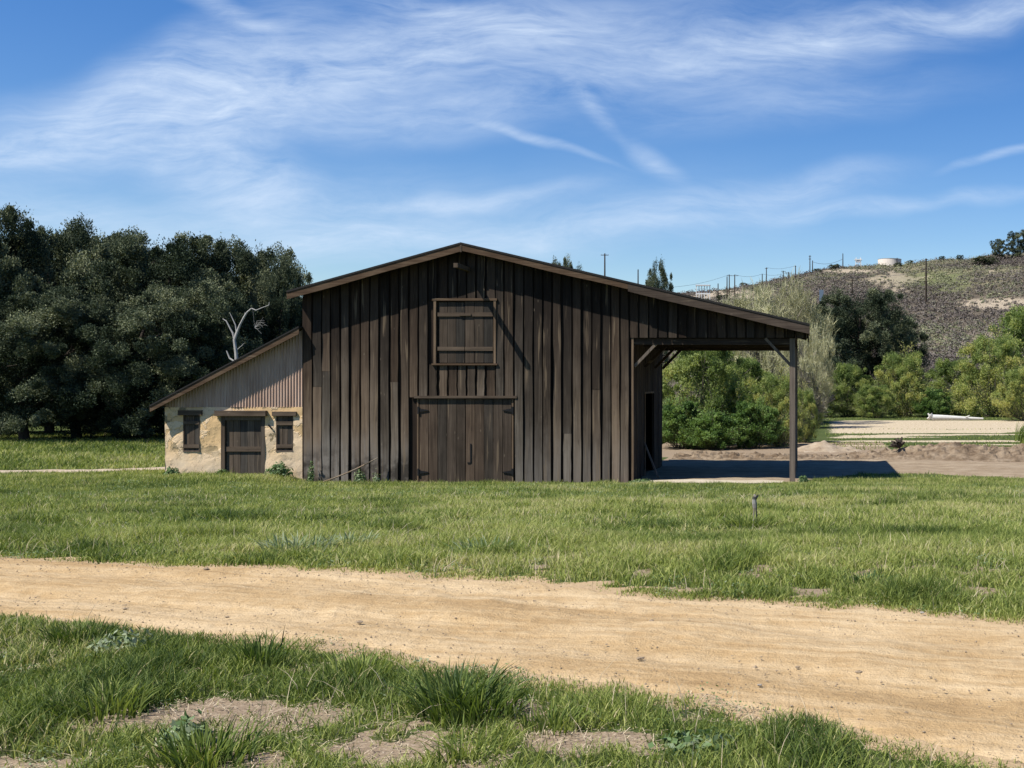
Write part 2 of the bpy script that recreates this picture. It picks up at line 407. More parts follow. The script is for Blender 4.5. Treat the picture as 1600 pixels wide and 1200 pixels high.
# ------------------------------------------------------------------ terrain functions
ROADF = [(0,868),(200,879),(400,892),(600,897),(800,906),(1000,927),(1200,943),(1400,958),(1600,972)]
ROADN = [(0,957),(200,985),(400,1003),(600,1018),(800,1045),(1000,1078),(1200,1112),(1400,1150),(1600,1196)]
def toground(px, py, h=1.6):
    d = F*h/(py-VY); return (X_(px, d), d)
def edge(pts):
    g = [toground(*p) for p in pts]
    g = [(g[0][0]-40, g[0][1]+9.5), (g[0][0]-12, g[0][1]+3.0)]+g+[(g[-1][0]+3.5, g[-1][1]-2.1), (g[-1][0]+30, g[-1][1]-17)]
    return np.array(g)
EF, EN = edge(ROADF), edge(ROADN)
def roadF(x): return np.interp(x, EF[:, 0], EF[:, 1])+(fbm(np.asarray(x)*1.3, 0*np.asarray(x), 5)-.5)*.55+(vn(np.asarray(x)*7, 0*np.asarray(x), 8)-.5)*.12
def roadN(x): return np.interp(x, EN[:, 0], EN[:, 1])+(fbm(np.asarray(x)*1.5, 0*np.asarray(x), 6)-.5)*.4+(vn(np.asarray(x)*8, 0*np.asarray(x), 9)-.5)*.1
def H(x, y):
    x = np.asarray(x, float); y = np.asarray(y, float)
    z = 1.76-1.76*np.clip((y-10)/28.0, 0, 1)
    z = z-.12*np.exp(-((y-10)/3.0)**2)*0
    z = z+.27*ss(-16.2, -17.6, x)*ss(30, 37, y)+.0*y
    z = z+.25*ss(-24, -40, x)*ss(25, 50, y)
    z = z+(fbm(x*.25, y*.25, 21)-.5)*.22*ss(10, 13, y)*(1-.75*ss(31, 35, y))*(1-ss(60, 200, y)*.5)
    z = z+(fbm(x*1.2, y*1.2, 22)-.5)*.05*(1-ss(60, 120, y))
    # near verge rises and dips a little
    z = z+(fbm(x*.9+4, y*.9, 23)-.5)*.10*(1-ss(3, 7.5, y+x*.33))
    return z
def inroad(x, y): return (y < roadF(x)) & (y > roadN(x))
YB = np.array([(-6.1, 37.45), (-5.0, 37.3), (-3, 37.25), (-1.0, 37.5), (-.4, 38.2), (.2, 40.2), (2.0, 42.3), (4, 41.9), (7.5, 40.6), (12, 39.5), (60, 34)])
def yardfront(x): return np.interp(x, YB[:, 0], YB[:, 1])+(fbm(np.asarray(x)*1.1, 0*np.asarray(x), 31)-.5)*.7
def inyard(x, y): return (x > -6.3) & (y > yardfront(x)) & (y < 55+2*fbm(x*.3, y*0, 3))
PATH = np.array([(-60, 35.0), (-36, 37.6), (-27, 39.0), (-22, 41.5), (-18, 44), (-10, 49), (0, 51), (10, 50)])
def pathd(x, y): return np.abs(y-np.interp(x, PATH[:, 0], PATH[:, 1])-(fbm(np.asarray(x)*.6, 0*np.asarray(x), 41)-.5)*1.0)
def inpath(x, y): return pathd(x, y) < .85
PATCH = [(430,1115,190,34,1),(640,1185,150,26,1),(905,1165,120,24,.9),(110,1125,110,22,.8),(60,1180,120,30,.9),(800,1110,60,14,.8),(300,1170,90,20,.7),(1050,1180,90,16,.6),(870,918,150,8,.9),(1000,920,120,6,.7),(1480,935,60,5,.6)]
PG = []
for (px, py, hx, hy, s) in PATCH:
    x, y = toground(px, py); k = F/y
    PG.append((x, y, hx/k, hy*y/(py-VY)*1.0, s))
def bare(x, y):
    b = np.zeros_like(np.asarray(x, float))
    for (cx, cy, rx, ry, s) in PG:
        r = np.sqrt(((x-cx)/rx)**2+((y-cy)/ry)**2)
        b = np.maximum(b, s*ss(1.35, .4, r))
    n = fbm(x*2.2, y*2.2, 51); n2 = fbm(x*7, y*7, 52)
    return ss(.20, 1.0, b*.55+(n-.5)*1.7+(n2-.5)*1.6+.30)
def sandy(x, y):
    """pale flats beyond the yard"""
    m = ss(-.8, 3.0, x-(y-60)*.02)*ss(58, 61, y)*(1-ss(98, 104, y))
    st = fbm(x*.05, y*.55, 61)
    far = ss(74, 80, y)
    return m*ss(.45, .55, st+.24*far-.11*(1-far)+.16*(fbm(x*.35, y*1.3, 3)-.3))

def make_ground():
    t = np.linspace(-5.9, 5.9, 560)
    xs = -3+4.0*np.sinh(t); ty = np.linspace(-4.4, 6.1, 600); ys = 6+3.6*np.sinh(ty)
    XX, YY = np.meshgrid(xs, ys)
    ZZ = H(XX, YY)-.03*ss(0, .3, np.minimum(roadF(XX)-YY, YY-roadN(XX)))
    V = np.stack([XX, YY, ZZ], -1).reshape(-1, 3)
    nx, ny = len(xs), len(ys)
    i = np.arange(ny-1)[:, None]*nx+np.arange(nx-1)[None]
    Q = np.stack([i, i+1, i+nx+1, i+nx], -1).reshape(-1, 4)
    dirt = np.maximum(bare(XX, YY)*(YY < 12), .0)
    near = (YY < roadF(XX)+.25) & (YY > roadN(XX)-.25)
    verge = ss(.5, .0, roadN(XX)-YY)*ss(.7, 0, YY-roadF(XX))*(YY < 22)
    dirt = np.maximum(dirt, near*.9)
    dirt = np.maximum(dirt, (inyard(XX, YY))*1.0)
    dirt = np.maximum(dirt, ((XX > -12) & (XX < 4) & (YY > 52) & (YY < 64))*.8)
    sand = sandy(XX, YY)
    m, N = material('ground_soil')
    tc = N.n('ShaderNodeTexCoord'); O = tc.outputs['Object']
    a = N.n('ShaderNodeAttribute', _attribute_name='dirt'); s = N.n('ShaderNodeAttribute', _attribute_name='sand')
    n1 = N.noise(O, .35, 5, .6); n2 = N.noise(O, 6, 5, .65); n3 = N.noise(O, 45, 3, .6)
    g = N.mix(n1, (.050,.085,.022), (.115,.15,.045))
    g = N.mix(N.rng(n2, .45, .7), g, (.10,.10,.05))
    dcol = N.mix(n2, (.22,.16,.105), (.40,.31,.215)); dcol = N.mix(N.math('MULTIPLY', N.rng(n3, .5, .7), .6), dcol, (.56,.46,.34))
    vg = N.n('ShaderNodeAttribute', _attribute_name='verge')
    dcol = N.mix(N.rng(N.math('ADD', vg.outputs['Fac'], N.math('SUBTRACT', n2, .5)), .1, .5), dcol, N.mix(n3, (.42,.29,.16), (.62,.47,.29)))
    gd = N.math('GREATER_THAN', N.math('ADD', a.outputs['Fac'], N.math('MULTIPLY', N.math('SUBTRACT', n3, .5), .6)), .5)
    col = N.mix(gd, g, dcol)
    sc = N.mix(N.rng(n2, .35, .65), (.40,.31,.20), (.80,.69,.50))
    gs = N.rng(N.math('ADD', s.outputs['Fac'], N.math('MULTIPLY', N.math('SUBTRACT', n2, .5), .9)), .4, .6)
    col = N.mix(gs, col, sc)
    finish(N, col, .97, N.math('ADD', n2, N.math('MULTIPLY', n3, .5)), .6, .03, .05)
    o = mesh_np('ground', V, Q, None, m, attrs={'dirt': dirt.reshape(-1), 'sand': sand.reshape(-1), 'verge': verge.reshape(-1)}, smooth=True)
    tag(o, kind='structure')
make_ground()

def dirtmat(name, c0, c1, c2, rot=0, streak=1.0):
    m, N = material(name)
    tc = N.n('ShaderNodeTexCoord'); O = tc.outputs['Object']
    R = N.mapping(O, rot=(0, 0, rot))
    st = N.noise(N.mapping(R, sc=(.22, 2.6, 1)), 1, 6, .62, .6)
    st2 = N.noise(N.mapping(R, sc=(.9, 9, 1)), 1, 5, .65, .3)
    n2 = N.noise(O, 9, 6, .68); n3 = N.noise(O, 70, 3, .7); blot = N.noise(O, 1.3, 5, .6)
    t = N.math('ADD', N.math('MULTIPLY', st, .45*streak), N.math('ADD', N.math('MULTIPLY', st2, .2), N.math('MULTIPLY', n2, .2)))
    t = N.math('ADD', t, N.math('MULTIPLY', blot, .55-.45*streak+.15))
    col = N.ramp(t, [(.38, c0), (.5, c1), (.63, c2)])
    dk = N.rng(n3, .62, .74)
    col = N.mix(N.math('MULTIPLY', dk, .45), col, tuple(x*.45 for x in c0))
    lt = N.rng(n3, .36, .26)
    col = N.mix(N.math('MULTIPLY', lt, .5), col, tuple(min(1, x*1.35) for x in c2))
    hgt = N.math('ADD', N.math('ADD', N.math('MULTIPLY', n3, .35), n2), N.math('MULTIPLY', st2, .8))
    finish(N, col, .97, hgt, .9, .035, .05)
    return m
def make_road():
    n = 700; k = 44
    t = np.linspace(-4.6, 4.6, n); xs = -3+1.4*np.sinh(t)
    V = []
    f = np.linspace(0, 1, k)
    XX = np.repeat(xs[:, None], k, 1); FF = np.repeat(f[None], n, 0)
    YY = roadN(XX)*(1-FF)+roadF(XX)*FF
    off = .012*np.sin(FF*pi)**.3-.006*(np.abs(FF-.5) > .49)
    rut = -.022*np.exp(-((FF-.27)/.09)**2)-.022*np.exp(-((FF-.74)/.09)**2)+.012*np.exp(-((FF-.5)/.13)**2)
    rough = (fbm(XX*1.2+YY*.4, YY*9+XX*2.9, 73)-.5)*.03+(fbm(XX*3, YY*3, 71)-.5)*.03+(vn(XX*14, YY*14, 72)-.5)*.006
    ZZ = H(XX, YY)+off+rut+rough*np.sin(FF*pi)**.5+.004
    V = np.stack([XX, YY, ZZ], -1).reshape(-1, 3)
    i = np.arange(n-1)[:, None]*k+np.arange(k-1)[None]
    Q = np.stack([i, i+k, i+k+1, i+1], -1).reshape(-1, 4)
    m = dirtmat('road_dirt', (.41,.265,.125), (.565,.39,.20), (.74,.56,.335), rad(17))
    tag(mesh_np('dirt_road', V, Q, None, m, smooth=True), kind='structure')
make_road()
def make_yard():
    # gravelly dirt under the open bay and along the track behind it
    xs = np.arange(-6.05, 62, .16); f = np.linspace(0, 1, 70)
    XX = np.repeat(xs[:, None], 70, 1); FF = np.repeat((f**1.2)[None], len(xs), 0)
    YY = yardfront(XX)*(1-FF)+(54.6+(fbm(XX*.5, XX*0, 33)-.5)*2)*FF
    ZZ = H(XX, YY)+.03*np.sin(np.clip(FF, 0, 1)*pi)**.3+(fbm(XX*1.5, YY*1.5, 34)-.5)*.05
    V = np.stack([XX, YY, ZZ], -1).reshape(-1, 3); n = len(xs); k = 70
    i = np.arange(n-1)[:, None]*k+np.arange(k-1)[None]
    Q = np.stack([i, i+k, i+k+1, i+1], -1).reshape(-1, 4)
    m = dirtmat('yard_dirt', (.23,.165,.105), (.33,.25,.165), (.46,.37,.26), rad(0), .8)
    tag(mesh_np('dirt_yard', V, Q, None, m, smooth=True), kind='structure')
    # sandy worn strip along the front edge of the bay
    xs = np.linspace(-5.6, -.9, 90); f = np.linspace(0, 1, 10)
    XX = np.repeat(xs[:, None], 10, 1); FF = np.repeat(f[None], 90, 0)
    wv = (fbm(XX*2.2, XX*0, 35)-.5)
    y0 = 36.55+wv*1.3+.9*((XX+3.2)/2.4)**4; y1 = 38.9+0*XX
    YY = y0*(1-FF)+y1*FF
    ZZ = H(XX, YY)+.055+.0*FF
    i = np.arange(89)[:, None]*10+np.arange(9)[None]
    Q = np.stack([i, i+10, i+11, i+1], -1).reshape(-1, 4)
    m = dirtmat('apron_sand', (.48,.40,.29), (.60,.52,.39), (.70,.62,.48), 0, .5)
    tag(mesh_np('sand_apron', np.stack([XX, YY, ZZ], -1).reshape(-1, 3), Q, None, m, smooth=True), kind='structure')
make_yard()
def make_path():
    n = 260; k = 8
    xs = np.linspace(-58, -16, n); f = np.linspace(-1, 1, k)
    XX = np.repeat(xs[:, None], k, 1); FF = np.repeat(f[None], n, 0)
    c = np.interp(XX, PATH[:, 0], PATH[:, 1])+(fbm(XX*.6, 0*XX, 41)-.5)*1.0
    YY = c+FF*(.8+.25*(vn(XX*3, 0*XX, 43)-.5))
    ZZ = H(XX, YY)+.03
    i = np.arange(n-1)[:, None]*k+np.arange(k-1)[None]
    Q = np.stack([i, i+k, i+k+1, i+1], -1).reshape(-1, 4)
    m = dirtmat('path_dirt', (.42,.32,.22), (.54,.43,.31), (.66,.55,.42), 0, .6)
    tag(mesh_np('dirt_path', np.stack([XX, YY, ZZ], -1).reshape(-1, 3), Q, None, m, smooth=True), kind='structure')
make_path()
def make_berm():
    xs = np.arange(-6, 60, .11); k = 46; f = np.linspace(0, 1, k)
    XX = np.repeat(xs[:, None], k, 1); FF = np.repeat(f[None], len(xs), 0)
    YY = 48.6+(FF)*5.2-XX*.05+(fbm(XX*.4, XX*0, 81)-.5)*1.2
    hh = .14+.48*ss(1.0, 6.5, XX)+.12*(fbm(XX*.7, XX*0, 82)-.5)*2
    ZZ = H(XX, YY)-.04+hh*np.sin(FF*pi)**1.1*(.65+.7*fbm(XX*.9, YY*1.1, 83))+(vn(XX*4.5, YY*4.5, 84)-.5)*.26*np.sin(FF*pi)+(vn(XX*8, YY*8, 85)-.5)*.14*np.sin(FF*pi)
    n = len(xs); i = np.arange(n-1)[:, None]*k+np.arange(k-1)[None]
    Q = np.stack([i, i+k, i+k+1, i+1], -1).reshape(-1, 4)
    m = dirtmat('berm_dirt', (.11,.075,.048), (.20,.145,.095), (.36,.28,.195), 0, .3)
    tag(mesh_np('dirt_berm', np.stack([XX, YY, ZZ], -1).reshape(-1, 3), Q, None, m, smooth=False), kind='structure')
    # pale heap of soil left of the berm
    xs = np.linspace(-1, 5.0, 60); ys = np.linspace(54, 60, 40); XX, YY = np.meshgrid(xs, ys)
    r = np.sqrt(((XX-.7)/2.1)**2+((YY-57)/2.4)**2)+(fbm(XX*1.4, YY*1.4, 88)-.5)*.5
    ZZ = H(XX, YY)-.06+.38*ss(1.0, 0, r)*(.5+1.0*fbm(XX*2, YY*2, 86))+(vn(XX*4, YY*4, 87)-.5)*.14*(r < 1)
    i = np.arange(39)[:, None]*60+np.arange(59)[None]
    Q = np.stack([i, i+1, i+61, i+60], -1).reshape(-1, 4)
    m = dirtmat('heap_dirt', (.30,.22,.15), (.42,.33,.23), (.52,.43,.32), 0, .3)
    tag(mesh_np('soil_heap', np.stack([XX, YY, ZZ], -1).reshape(-1, 3), Q, None, m, smooth=True), kind='structure')
make_berm()

# hillside
RD = 550.0
RP = np.array([(-2500,500),(300,480),(850,470),(1060,462),(1140,453),(1180,446),(1240,432),(1300,420),(1370,416),(1410,417),(1450,410),(1500,407),(1550,401),(1600,399),(1800,392),(2400,400),(4500,430)], float)
def hillz(x, y):
    px = VX+x/RD*F
    R = (VY-np.interp(px, RP[:, 0], RP[:, 1]))/F*RD+CZ
    t = (y-230)/(RD-230)
    up = np.clip(t, -.3, 1)
    z = R*(up*.55+.45*ss(0, 1, up)*1.0)
    z = np.where(t < 0, t*20, z)
    z = np.where(t > 1, R-(t-1)*30, z)
    g = fbm(x*.018+y*.004, y*.012, 91, 5)-.5
    z = z+g*16*np.clip(t, 0, 1)*np.clip((1.02-t)*2.2, 0, 1)
    z = z+(fbm(x*.12, y*.12, 92)-.5)*2.2*np.clip(t, 0, 1)
    return z
def patchval(x, y):
    """0 grey brush, green slope, straw and bare soil amounts, read from the view of the hillside"""
    z = hillz(x, y); px = VX+x/y*F; py = VY-(z-CZ)/y*F
    n = fbm(x*.03, y*.03, 93)
    green = ss(1.2, .5, np.sqrt(((px-1465)/75)**2+((py-440)/22)**2)+(n-.5)*.9)
    straw = ss(1.2, .6, np.sqrt(((px-1480)/170)**2+((py-430)/26)**2)+(n-.5)*1.2)
    soil = ss(1.1, .7, np.sqrt(((px-1565)/75)**2+((py-476)/13)**2)+(n-.5)*1.2)
    soil = np.maximum(soil, ss(1.1, .6, np.sqrt(((px-1150)/75)**2+((py-462)/9)**2)+(n-.5)*1.3))
    soil = np.maximum(soil, .9*ss(1.1, .6, np.sqrt(((px-1330)/70)**2+((py-424)/4)**2)+(n-.5)*1.3))
    soil = np.maximum(soil, .6*ss(.70, .77, fbm(x*.07, y*.03, 94)))
    return green, straw, soil
def make_hill():
    xs = np.linspace(-520, 620, 520); ys = np.concatenate([np.linspace(210, RD, 220), np.linspace(RD+6, 900, 40)])
    XX, YY = np.meshgrid(xs, ys); ZZ = hillz(XX, YY)
    g, s, so = patchval(XX, YY)
    nx = len(xs); i = np.arange(len(ys)-1)[:, None]*nx+np.arange(nx-1)[None]
    Q = np.stack([i, i+1, i+nx+1, i+nx], -1).reshape(-1, 4)
    m, N = material('hillside')
    O = N.n('ShaderNodeTexCoord').outputs['Object']
    a = [N.n('ShaderNodeAttribute', _attribute_name=k).outputs['Fac'] for k in ('green', 'straw', 'soil')]
    n1 = N.noise(O, .05, 6, .65); n2 = N.noise(O, .5, 5, .7)
    col = N.mix(N.rng(n2, .35, .65), (.10,.083,.066), (.21,.18,.135))
    col = N.mix(N.math('MULTIPLY', a[1], .8), col, N.mix(n2, (.17,.16,.09), (.36,.32,.20)))
    col = N.mix(N.math('MULTIPLY', a[0], .85), col, N.mix(n2, (.12,.15,.06), (.22,.24,.11)))
    col = N.mix(a[2], col, N.mix(n2, (.30,.25,.18), (.66,.56,.42)))
    finish(N, col, .97, n2, .8, 1.0, .05)
    tag(mesh_np('hill', np.stack([XX, YY, ZZ], -1).reshape(-1, 3), Q, None, m, attrs={'green': g.reshape(-1), 'straw': s.reshape(-1), 'soil': so.reshape(-1)}, smooth=True), kind='structure')
make_hill()

# ------------------------------------------------------------------ leaves, blades
def leaf_quads(C, size, rng, out=None, asp=.6, axis=None):
    """diamond leaves centred on C (n,3); returns V (4n,3), Q"""
    n = len(C)
    if axis is None:
        A = rng.normal(size=(n, 3))
        if out is not None: A = np.cross(out+rng.normal(size=(n, 3))*.55, rng.normal(size=(n, 3)))
    else: A = axis+rng.normal(size=(n, 3))*.35
    A /= np.linalg.norm(A, axis=1, keepdims=True)+1e-9
    B = np.cross(A, (out if (out is not None and axis is None) else rng.normal(size=(n, 3)))+rng.normal(size=(n, 3))*.3)
    B /= np.linalg.norm(B, axis=1, keepdims=True)+1e-9
    s = size*(.65+.7*rng.random(n))[:, None]
    V = np.stack([C-A*s, C+B*s*asp, C+A*s, C-B*s*asp], 1).reshape(-1, 3)
    Q = np.arange(4*n).reshape(-1, 4)
    return V, Q

def blade_mesh(x, y, h, w, lean, az, tone, segs=3, z=None):
    n = len(x)
    z0 = (H(x, y) if z is None else z)-.01
    base = np.stack([x, y, z0], 1)
    rr = np.random.default_rng(int(n) % 9973)
    waz = rr.random(n)*2*pi
    wd = np.stack([np.cos(waz), np.sin(waz), 0*waz], 1)
    ld = np.stack([np.cos(az), np.sin(az), 0*az], 1)
    rows = []; tn = []
    for k in range(segs+1):
        t = k/segs
        c = base+ld*(lean*h*t**1.9)[:, None]+np.array([[0, 0, 1.]])*(h*(t-.28*np.minimum(lean, 1.2)*t**2.4))[:, None]
        if k < segs:
            ww = (w*(1-.55*t)*.5)[:, None]
            rows += [c-wd*ww, c+wd*ww]
        else: rows += [c]
    nv = 2*segs+1
    V = np.stack(rows, 1).reshape(-1, 3)
    b = np.arange(n)[:, None]*nv
    Q = np.concatenate([b+np.array([[2*k, 2*k+1, 2*k+3, 2*k+2]]) for k in range(segs-1)], 0) if segs > 1 else None
    T = b+np.array([[2*segs-2, 2*segs-1, 2*segs]])
    tone = np.repeat(tone, nv)
    return V, Q, T, tone
def join(parts):
    Vs = []; Qs = []; Ts = []; A = []; n = 0
    for V, Q, T, a in parts:
        Vs.append(V); A.append(a)
        if Q is not None and len(Q): Qs.append(Q+n)
        if T is not None and len(T): Ts.append(T+n)
        n += len(V)
    return np.concatenate(Vs), (np.concatenate(Qs) if Qs else None), (np.concatenate(Ts) if Ts else None), np.concatenate(A)

BARN = (-16.9, -5.9, 38.2, 46.3)
def grass_ok(x, y):
    ok = ~inroad(x, y) & ~inyard(x, y) & ~inpath(x, y)
    ok &= ~((x > -21.45) & (x < -5.85) & (y > 38.2) & (y < 46.3))
    ap = (x > -5.5) & (x < -1.0) & (y > 36.75+(fbm(x*2.2, 0*x, 35)-.5)*1.3+.9*((x+3.2)/2.4)**4) & (y < 40)
    return ok & ~ap
def make_grass():
    rng = np.random.default_rng(3)
    parts = []
    def zone(n, y0, y1, umin, umax, hm, wm, segs, dens=None, tone0=.42):
        u = umin+(umax-umin)*rng.random(n)
        # uniform over ground area
        y = np.sqrt(y0*y0+(y1*y1-y0*y0)*rng.random(n)); x = u*y
        k = grass_ok(x, y)
        cl = fbm(x*.8, y*.8, 101); cl2 = fbm(x*3.0, y*3.0, 102); wide = fbm(x*.22, y*.3, 103)
        b = bare(x, y)*(y < 12)
        p = np.clip(.25+1.5*cl2, 0, 1)*(1-.96*b)**1.1
        near_edge = np.minimum(np.abs(y-roadF(x)), np.abs(y-roadN(x)))
        p = p*(.2+.8*ss(0, .22, near_edge))
        k &= rng.random(n) < p
        x, y, cl, cl2, wide, b = x[k], y[k], cl[k], cl2[k], wide[k], b[k]
        near_edge = near_edge[k]
        n = len(x)
        tuft = ss(.55, .8, fbm(x*1.4+9, y*1.4, 104))
        h = hm*(.45+.8*rng.random(n))*(.65+.7*cl+.8*tuft)*(1-.6*b)*(.45+.55*ss(0, .6, near_edge))
        w = wm*(.7+.6*rng.random(n))
        lean = .25+.9*rng.random(n)**1.5
        az = rng.random(n)*2*pi
        tone = tone0+.34*(wide-.5)*2+.5*(cl-.5)-.22*tuft+.14*rng.normal(size=n)
        tone = np.where(rng.random(n) < .035, .92, tone)
        tone = np.where((rng.random(n) < .35) & (fbm(x*.7, y*.7, 105) > .69), .88, tone)
        parts.append(blade_mesh(x, y, h, w, lean, az, np.clip(tone, 0, 1), segs))
    zone(230000, 3.3, 8.8, -.78, .26, .092, .0055, 3, tone0=.46)
    zone(280000, 7.2, 14, -.76, .25, .115, .009, 2, tone0=.53)
    zone(300000, 14, 25, -.75, .24, .125, .013, 2, tone0=.58)
    zone(240000, 25, 40, -.75, .24, .12, .02, 1, tone0=.60)
    zone(60000, 38, 64, -.76, -.5, .16, .035, 1, tone0=.56)
    zone(16000, 38, 46, -.05, .24, .11, .025, 1, tone0=.45)
    V, Q, T, A = join(parts)
    o = mesh_np('grass', V, Q, T, M['grass'], attrs={'tone': A})
    tag(o, 'short green spring grass covering the field and both sides of the dirt road', 'grass', kind='stuff')
    # dry litter on the bare soil of the near verge
    n = 30000
    u = -.78+1.04*rng.random(n); y = np.sqrt(3.3**2+(8.5**2-3.3**2)*rng.random(n)); x = u*y
    k = (bare(x, y) > .25) & ~inroad(x, y); x = x[k]; y = y[k]; n = len(x)
    az = rng.random(n)*2*pi; L = .008+.024*rng.random(n)**2; c = np.stack([x, y, H(x, y)+.012+.012*rng.random(n)], 1)
    d = np.stack([np.cos(az), np.sin(az), .25*rng.normal(size=n)], 1)*L[:, None]; s = np.stack([-np.sin(az), np.cos(az), 0*az], 1)*.0016
    V = np.stack([c-d-s, c+d-s, c+d+s, c-d+s], 1).reshape(-1, 3)
    o = mesh_np('dry_straw', V, np.arange(4*n).reshape(-1, 4), None, M['straw'], attrs={'tone': np.repeat(rng.random(n), 4)})
    tag(o, 'dry straw litter on the bare soil of the near verge', 'straw', kind='stuff')
make_grass()
def make_cover():
    rng = np.random.default_rng(17); n = 5200
    u = -.78+1.04*rng.random(n); y = np.sqrt(3.3**2+(34**2-3.3**2)*rng.random(n)**1.3); x = u*y
    k = grass_ok(x, y) & (fbm(x*1.1+40, y*1.1, 141) > .54); x, y = x[k], y[k]; n = len(x)
    per = 34; d = rng.normal(size=(n, per, 3)); d[..., 2] = np.abs(d[..., 2]); d /= np.linalg.norm(d, axis=2, keepdims=True)
    R = (.035+.055*rng.random(n))*(1+.045*y)
    C = np.stack([x, y, H(x, y)], 1)[:, None]+d*R[:, None, None]*np.array([1.5, 1.5, .8])*(.5+.5*rng.random((n, per, 1)))
    out = d*.3+np.array([0, 0, 1.])
    V, Q = leaf_quads(C.reshape(-1, 3), .009, rng, out.reshape(-1, 3), .6)
    s = np.repeat(np.repeat(np.clip(.6+.05*y, .8, 2.2), per), 4)[:, None]; c = np.repeat(C.reshape(-1, 3), 4, 0); V = c+(V-c)*s
    tn = np.clip(.5+.25*rng.normal(size=n), 0, 1)
    tag(mesh_np('low_weeds', V, Q, None, M['weed'], attrs={'tone': np.repeat(np.repeat(tn, per), 4)}), 'low broadleaf weeds growing among the grass', 'weeds', kind='stuff')
    n = 9000; u = -.78+1.04*rng.random(n); y = np.sqrt(3.3**2+(26**2-3.3**2)*rng.random(n)**1.2); x = u*y
    k = grass_ok(x, y) & (fbm(x*.9+70, y*.9, 151) > .50); x, y = x[k], y[k]; n = len(x)
    V, Q, T, A = blade_mesh(x, y, .10+.14*rng.random(n), .0022+.0003*y, .2+1.1*rng.random(n)**2, rng.random(n)*6.28, .5+.5*rng.random(n), 3)
    tag(mesh_np('dry_stalks', V, Q, T, M['straw'], attrs={'tone': A}), 'thin dry stalks standing among the green grass', 'stalks', kind='stuff')
make_cover()

def make_gravel():
    rng = np.random.default_rng(8)
    n = 22000
    u = -.8+1.1*rng.random(n); y = np.sqrt(3.5**2+(12**2-3.5**2)*rng.random(n)); x = u*y
    e = np.minimum(np.abs(y-roadF(x)), np.abs(y-roadN(x)))
    k = inroad(x, y) & (rng.random(n) < .35+.65*np.exp(-e/.18)); x, y = x[k], y[k]; n = len(x)
    r = .003+.007*rng.random(n)**3.5+.014*(rng.random(n) < .003)
    base = np.array([(0,0,1),(1,0,0),(0,1,0),(-1,0,0),(0,-1,0),(0,0,-1)], float)
    T = np.array([(0,1,2),(0,2,3),(0,3,4),(0,4,1),(5,2,1),(5,3,2),(5,4,3),(5,1,4)])
    V = base[None]*r[:, None, None]*(.6+.8*rng.random((n, 6, 1)))
    V[:, :, 2] *= .6
    a = rng.random(n)*6.28; ca, sa = np.cos(a)[:, None], np.sin(a)[:, None]
    vx = V[:, :, 0]*ca-V[:, :, 1]*sa; vy = V[:, :, 0]*sa+V[:, :, 1]*ca
    V[:, :, 0] = vx+x[:, None]; V[:, :, 1] = vy+y[:, None]; V[:, :, 2] += (H(x, y)+.016)[:, None]
    TT = (T[None]+(np.arange(n)*6)[:, None, None]).reshape(-1, 3)
    tag(mesh_np('gravel', V.reshape(-1, 3), None, TT, M['stone']), 'scattered small stones and clods on the dirt road', 'gravel', kind='stuff')
make_gravel()

# ------------------------------------------------------------------ the barn
G = FY
class Boards:
    """upright boards on a wall: origin, horizontal axis u, outward normal n"""
    def __init__(s, seed): s.mb = MB(); s.r = np.random.default_rng(seed)
    def board(s, O, u, nrm, a0, a1, z0, z1a, z1b, off, th, warp=.012, bow=.0, n=12):
        O = np.array(O, float); u = np.array(u, float); nrm = np.array(nrm, float)
        t = np.linspace(0, 1, n+1)
        ph = s.r.random(4)*6.28
        dx = warp*(np.sin(t*5+ph[0])*.6+np.sin(t*13+ph[1])*.3)
        dw = warp*.35*np.sin(t*17+ph[3])
        dy = bow*np.clip(np.sin(t*pi*(1+s.r.random())+ph[2]), 0, 1)
        V = []
        for k in range(n+1):
            for (aa, zt, sg) in ((a0, z1a, -1), (a1, z1b, 1)):
                z = z0+(zt-z0)*t[k]
                for f in (off+dy[k]+th, off+dy[k]):
                    V.append(O+u*(aa+dx[k]+sg*dw[k])+nrm*f+np.array([0, 0, z]))
        Q = []
        for k in range(n):
            a = 4*k; b = 4*k+4   # order: left-front,left-back,right-front,right-back
            Q += [(a, a+2, b+2, b), (a+1, a, b, b+1), (a+2, a+3, b+3, b+2)]
        Q += [(1, 3, 2, 0), (4*n, 4*n+2, 4*n+3, 4*n+1)]
        s.mb.add(V, Q)

# roof line (front plane)
OVH = .55; RFD = FY-OVH
RX, RZ = X_(720, RFD), Z_(380, RFD)
LX, LZ = X_(448, RFD), Z_(455.5, RFD)
EX, EZ = X_(1265, RFD), Z_(507, RFD)
def roofz(x, drop=0):
    return np.where(x < RX, LZ+(x-LX)/(RX-LX)*(RZ-LZ), RZ+(x-RX)/(EX-RX)*(EZ-RZ))-drop
BL, BR = X_(475), X_(988)
DEP = 7.5; BY = FY+DEP
HZ = Z_(527.5)           # underside of the gable boards over the open bay
root = empty('barn', (X_(720), FY, 0), 'large dark brown board barn with a low gable and an open bay on its right', 'barn')
def P(mb, name, mat, par=root, **k): return mb.build(name, M[mat] if isinstance(mat, str) else mat, par, **k)

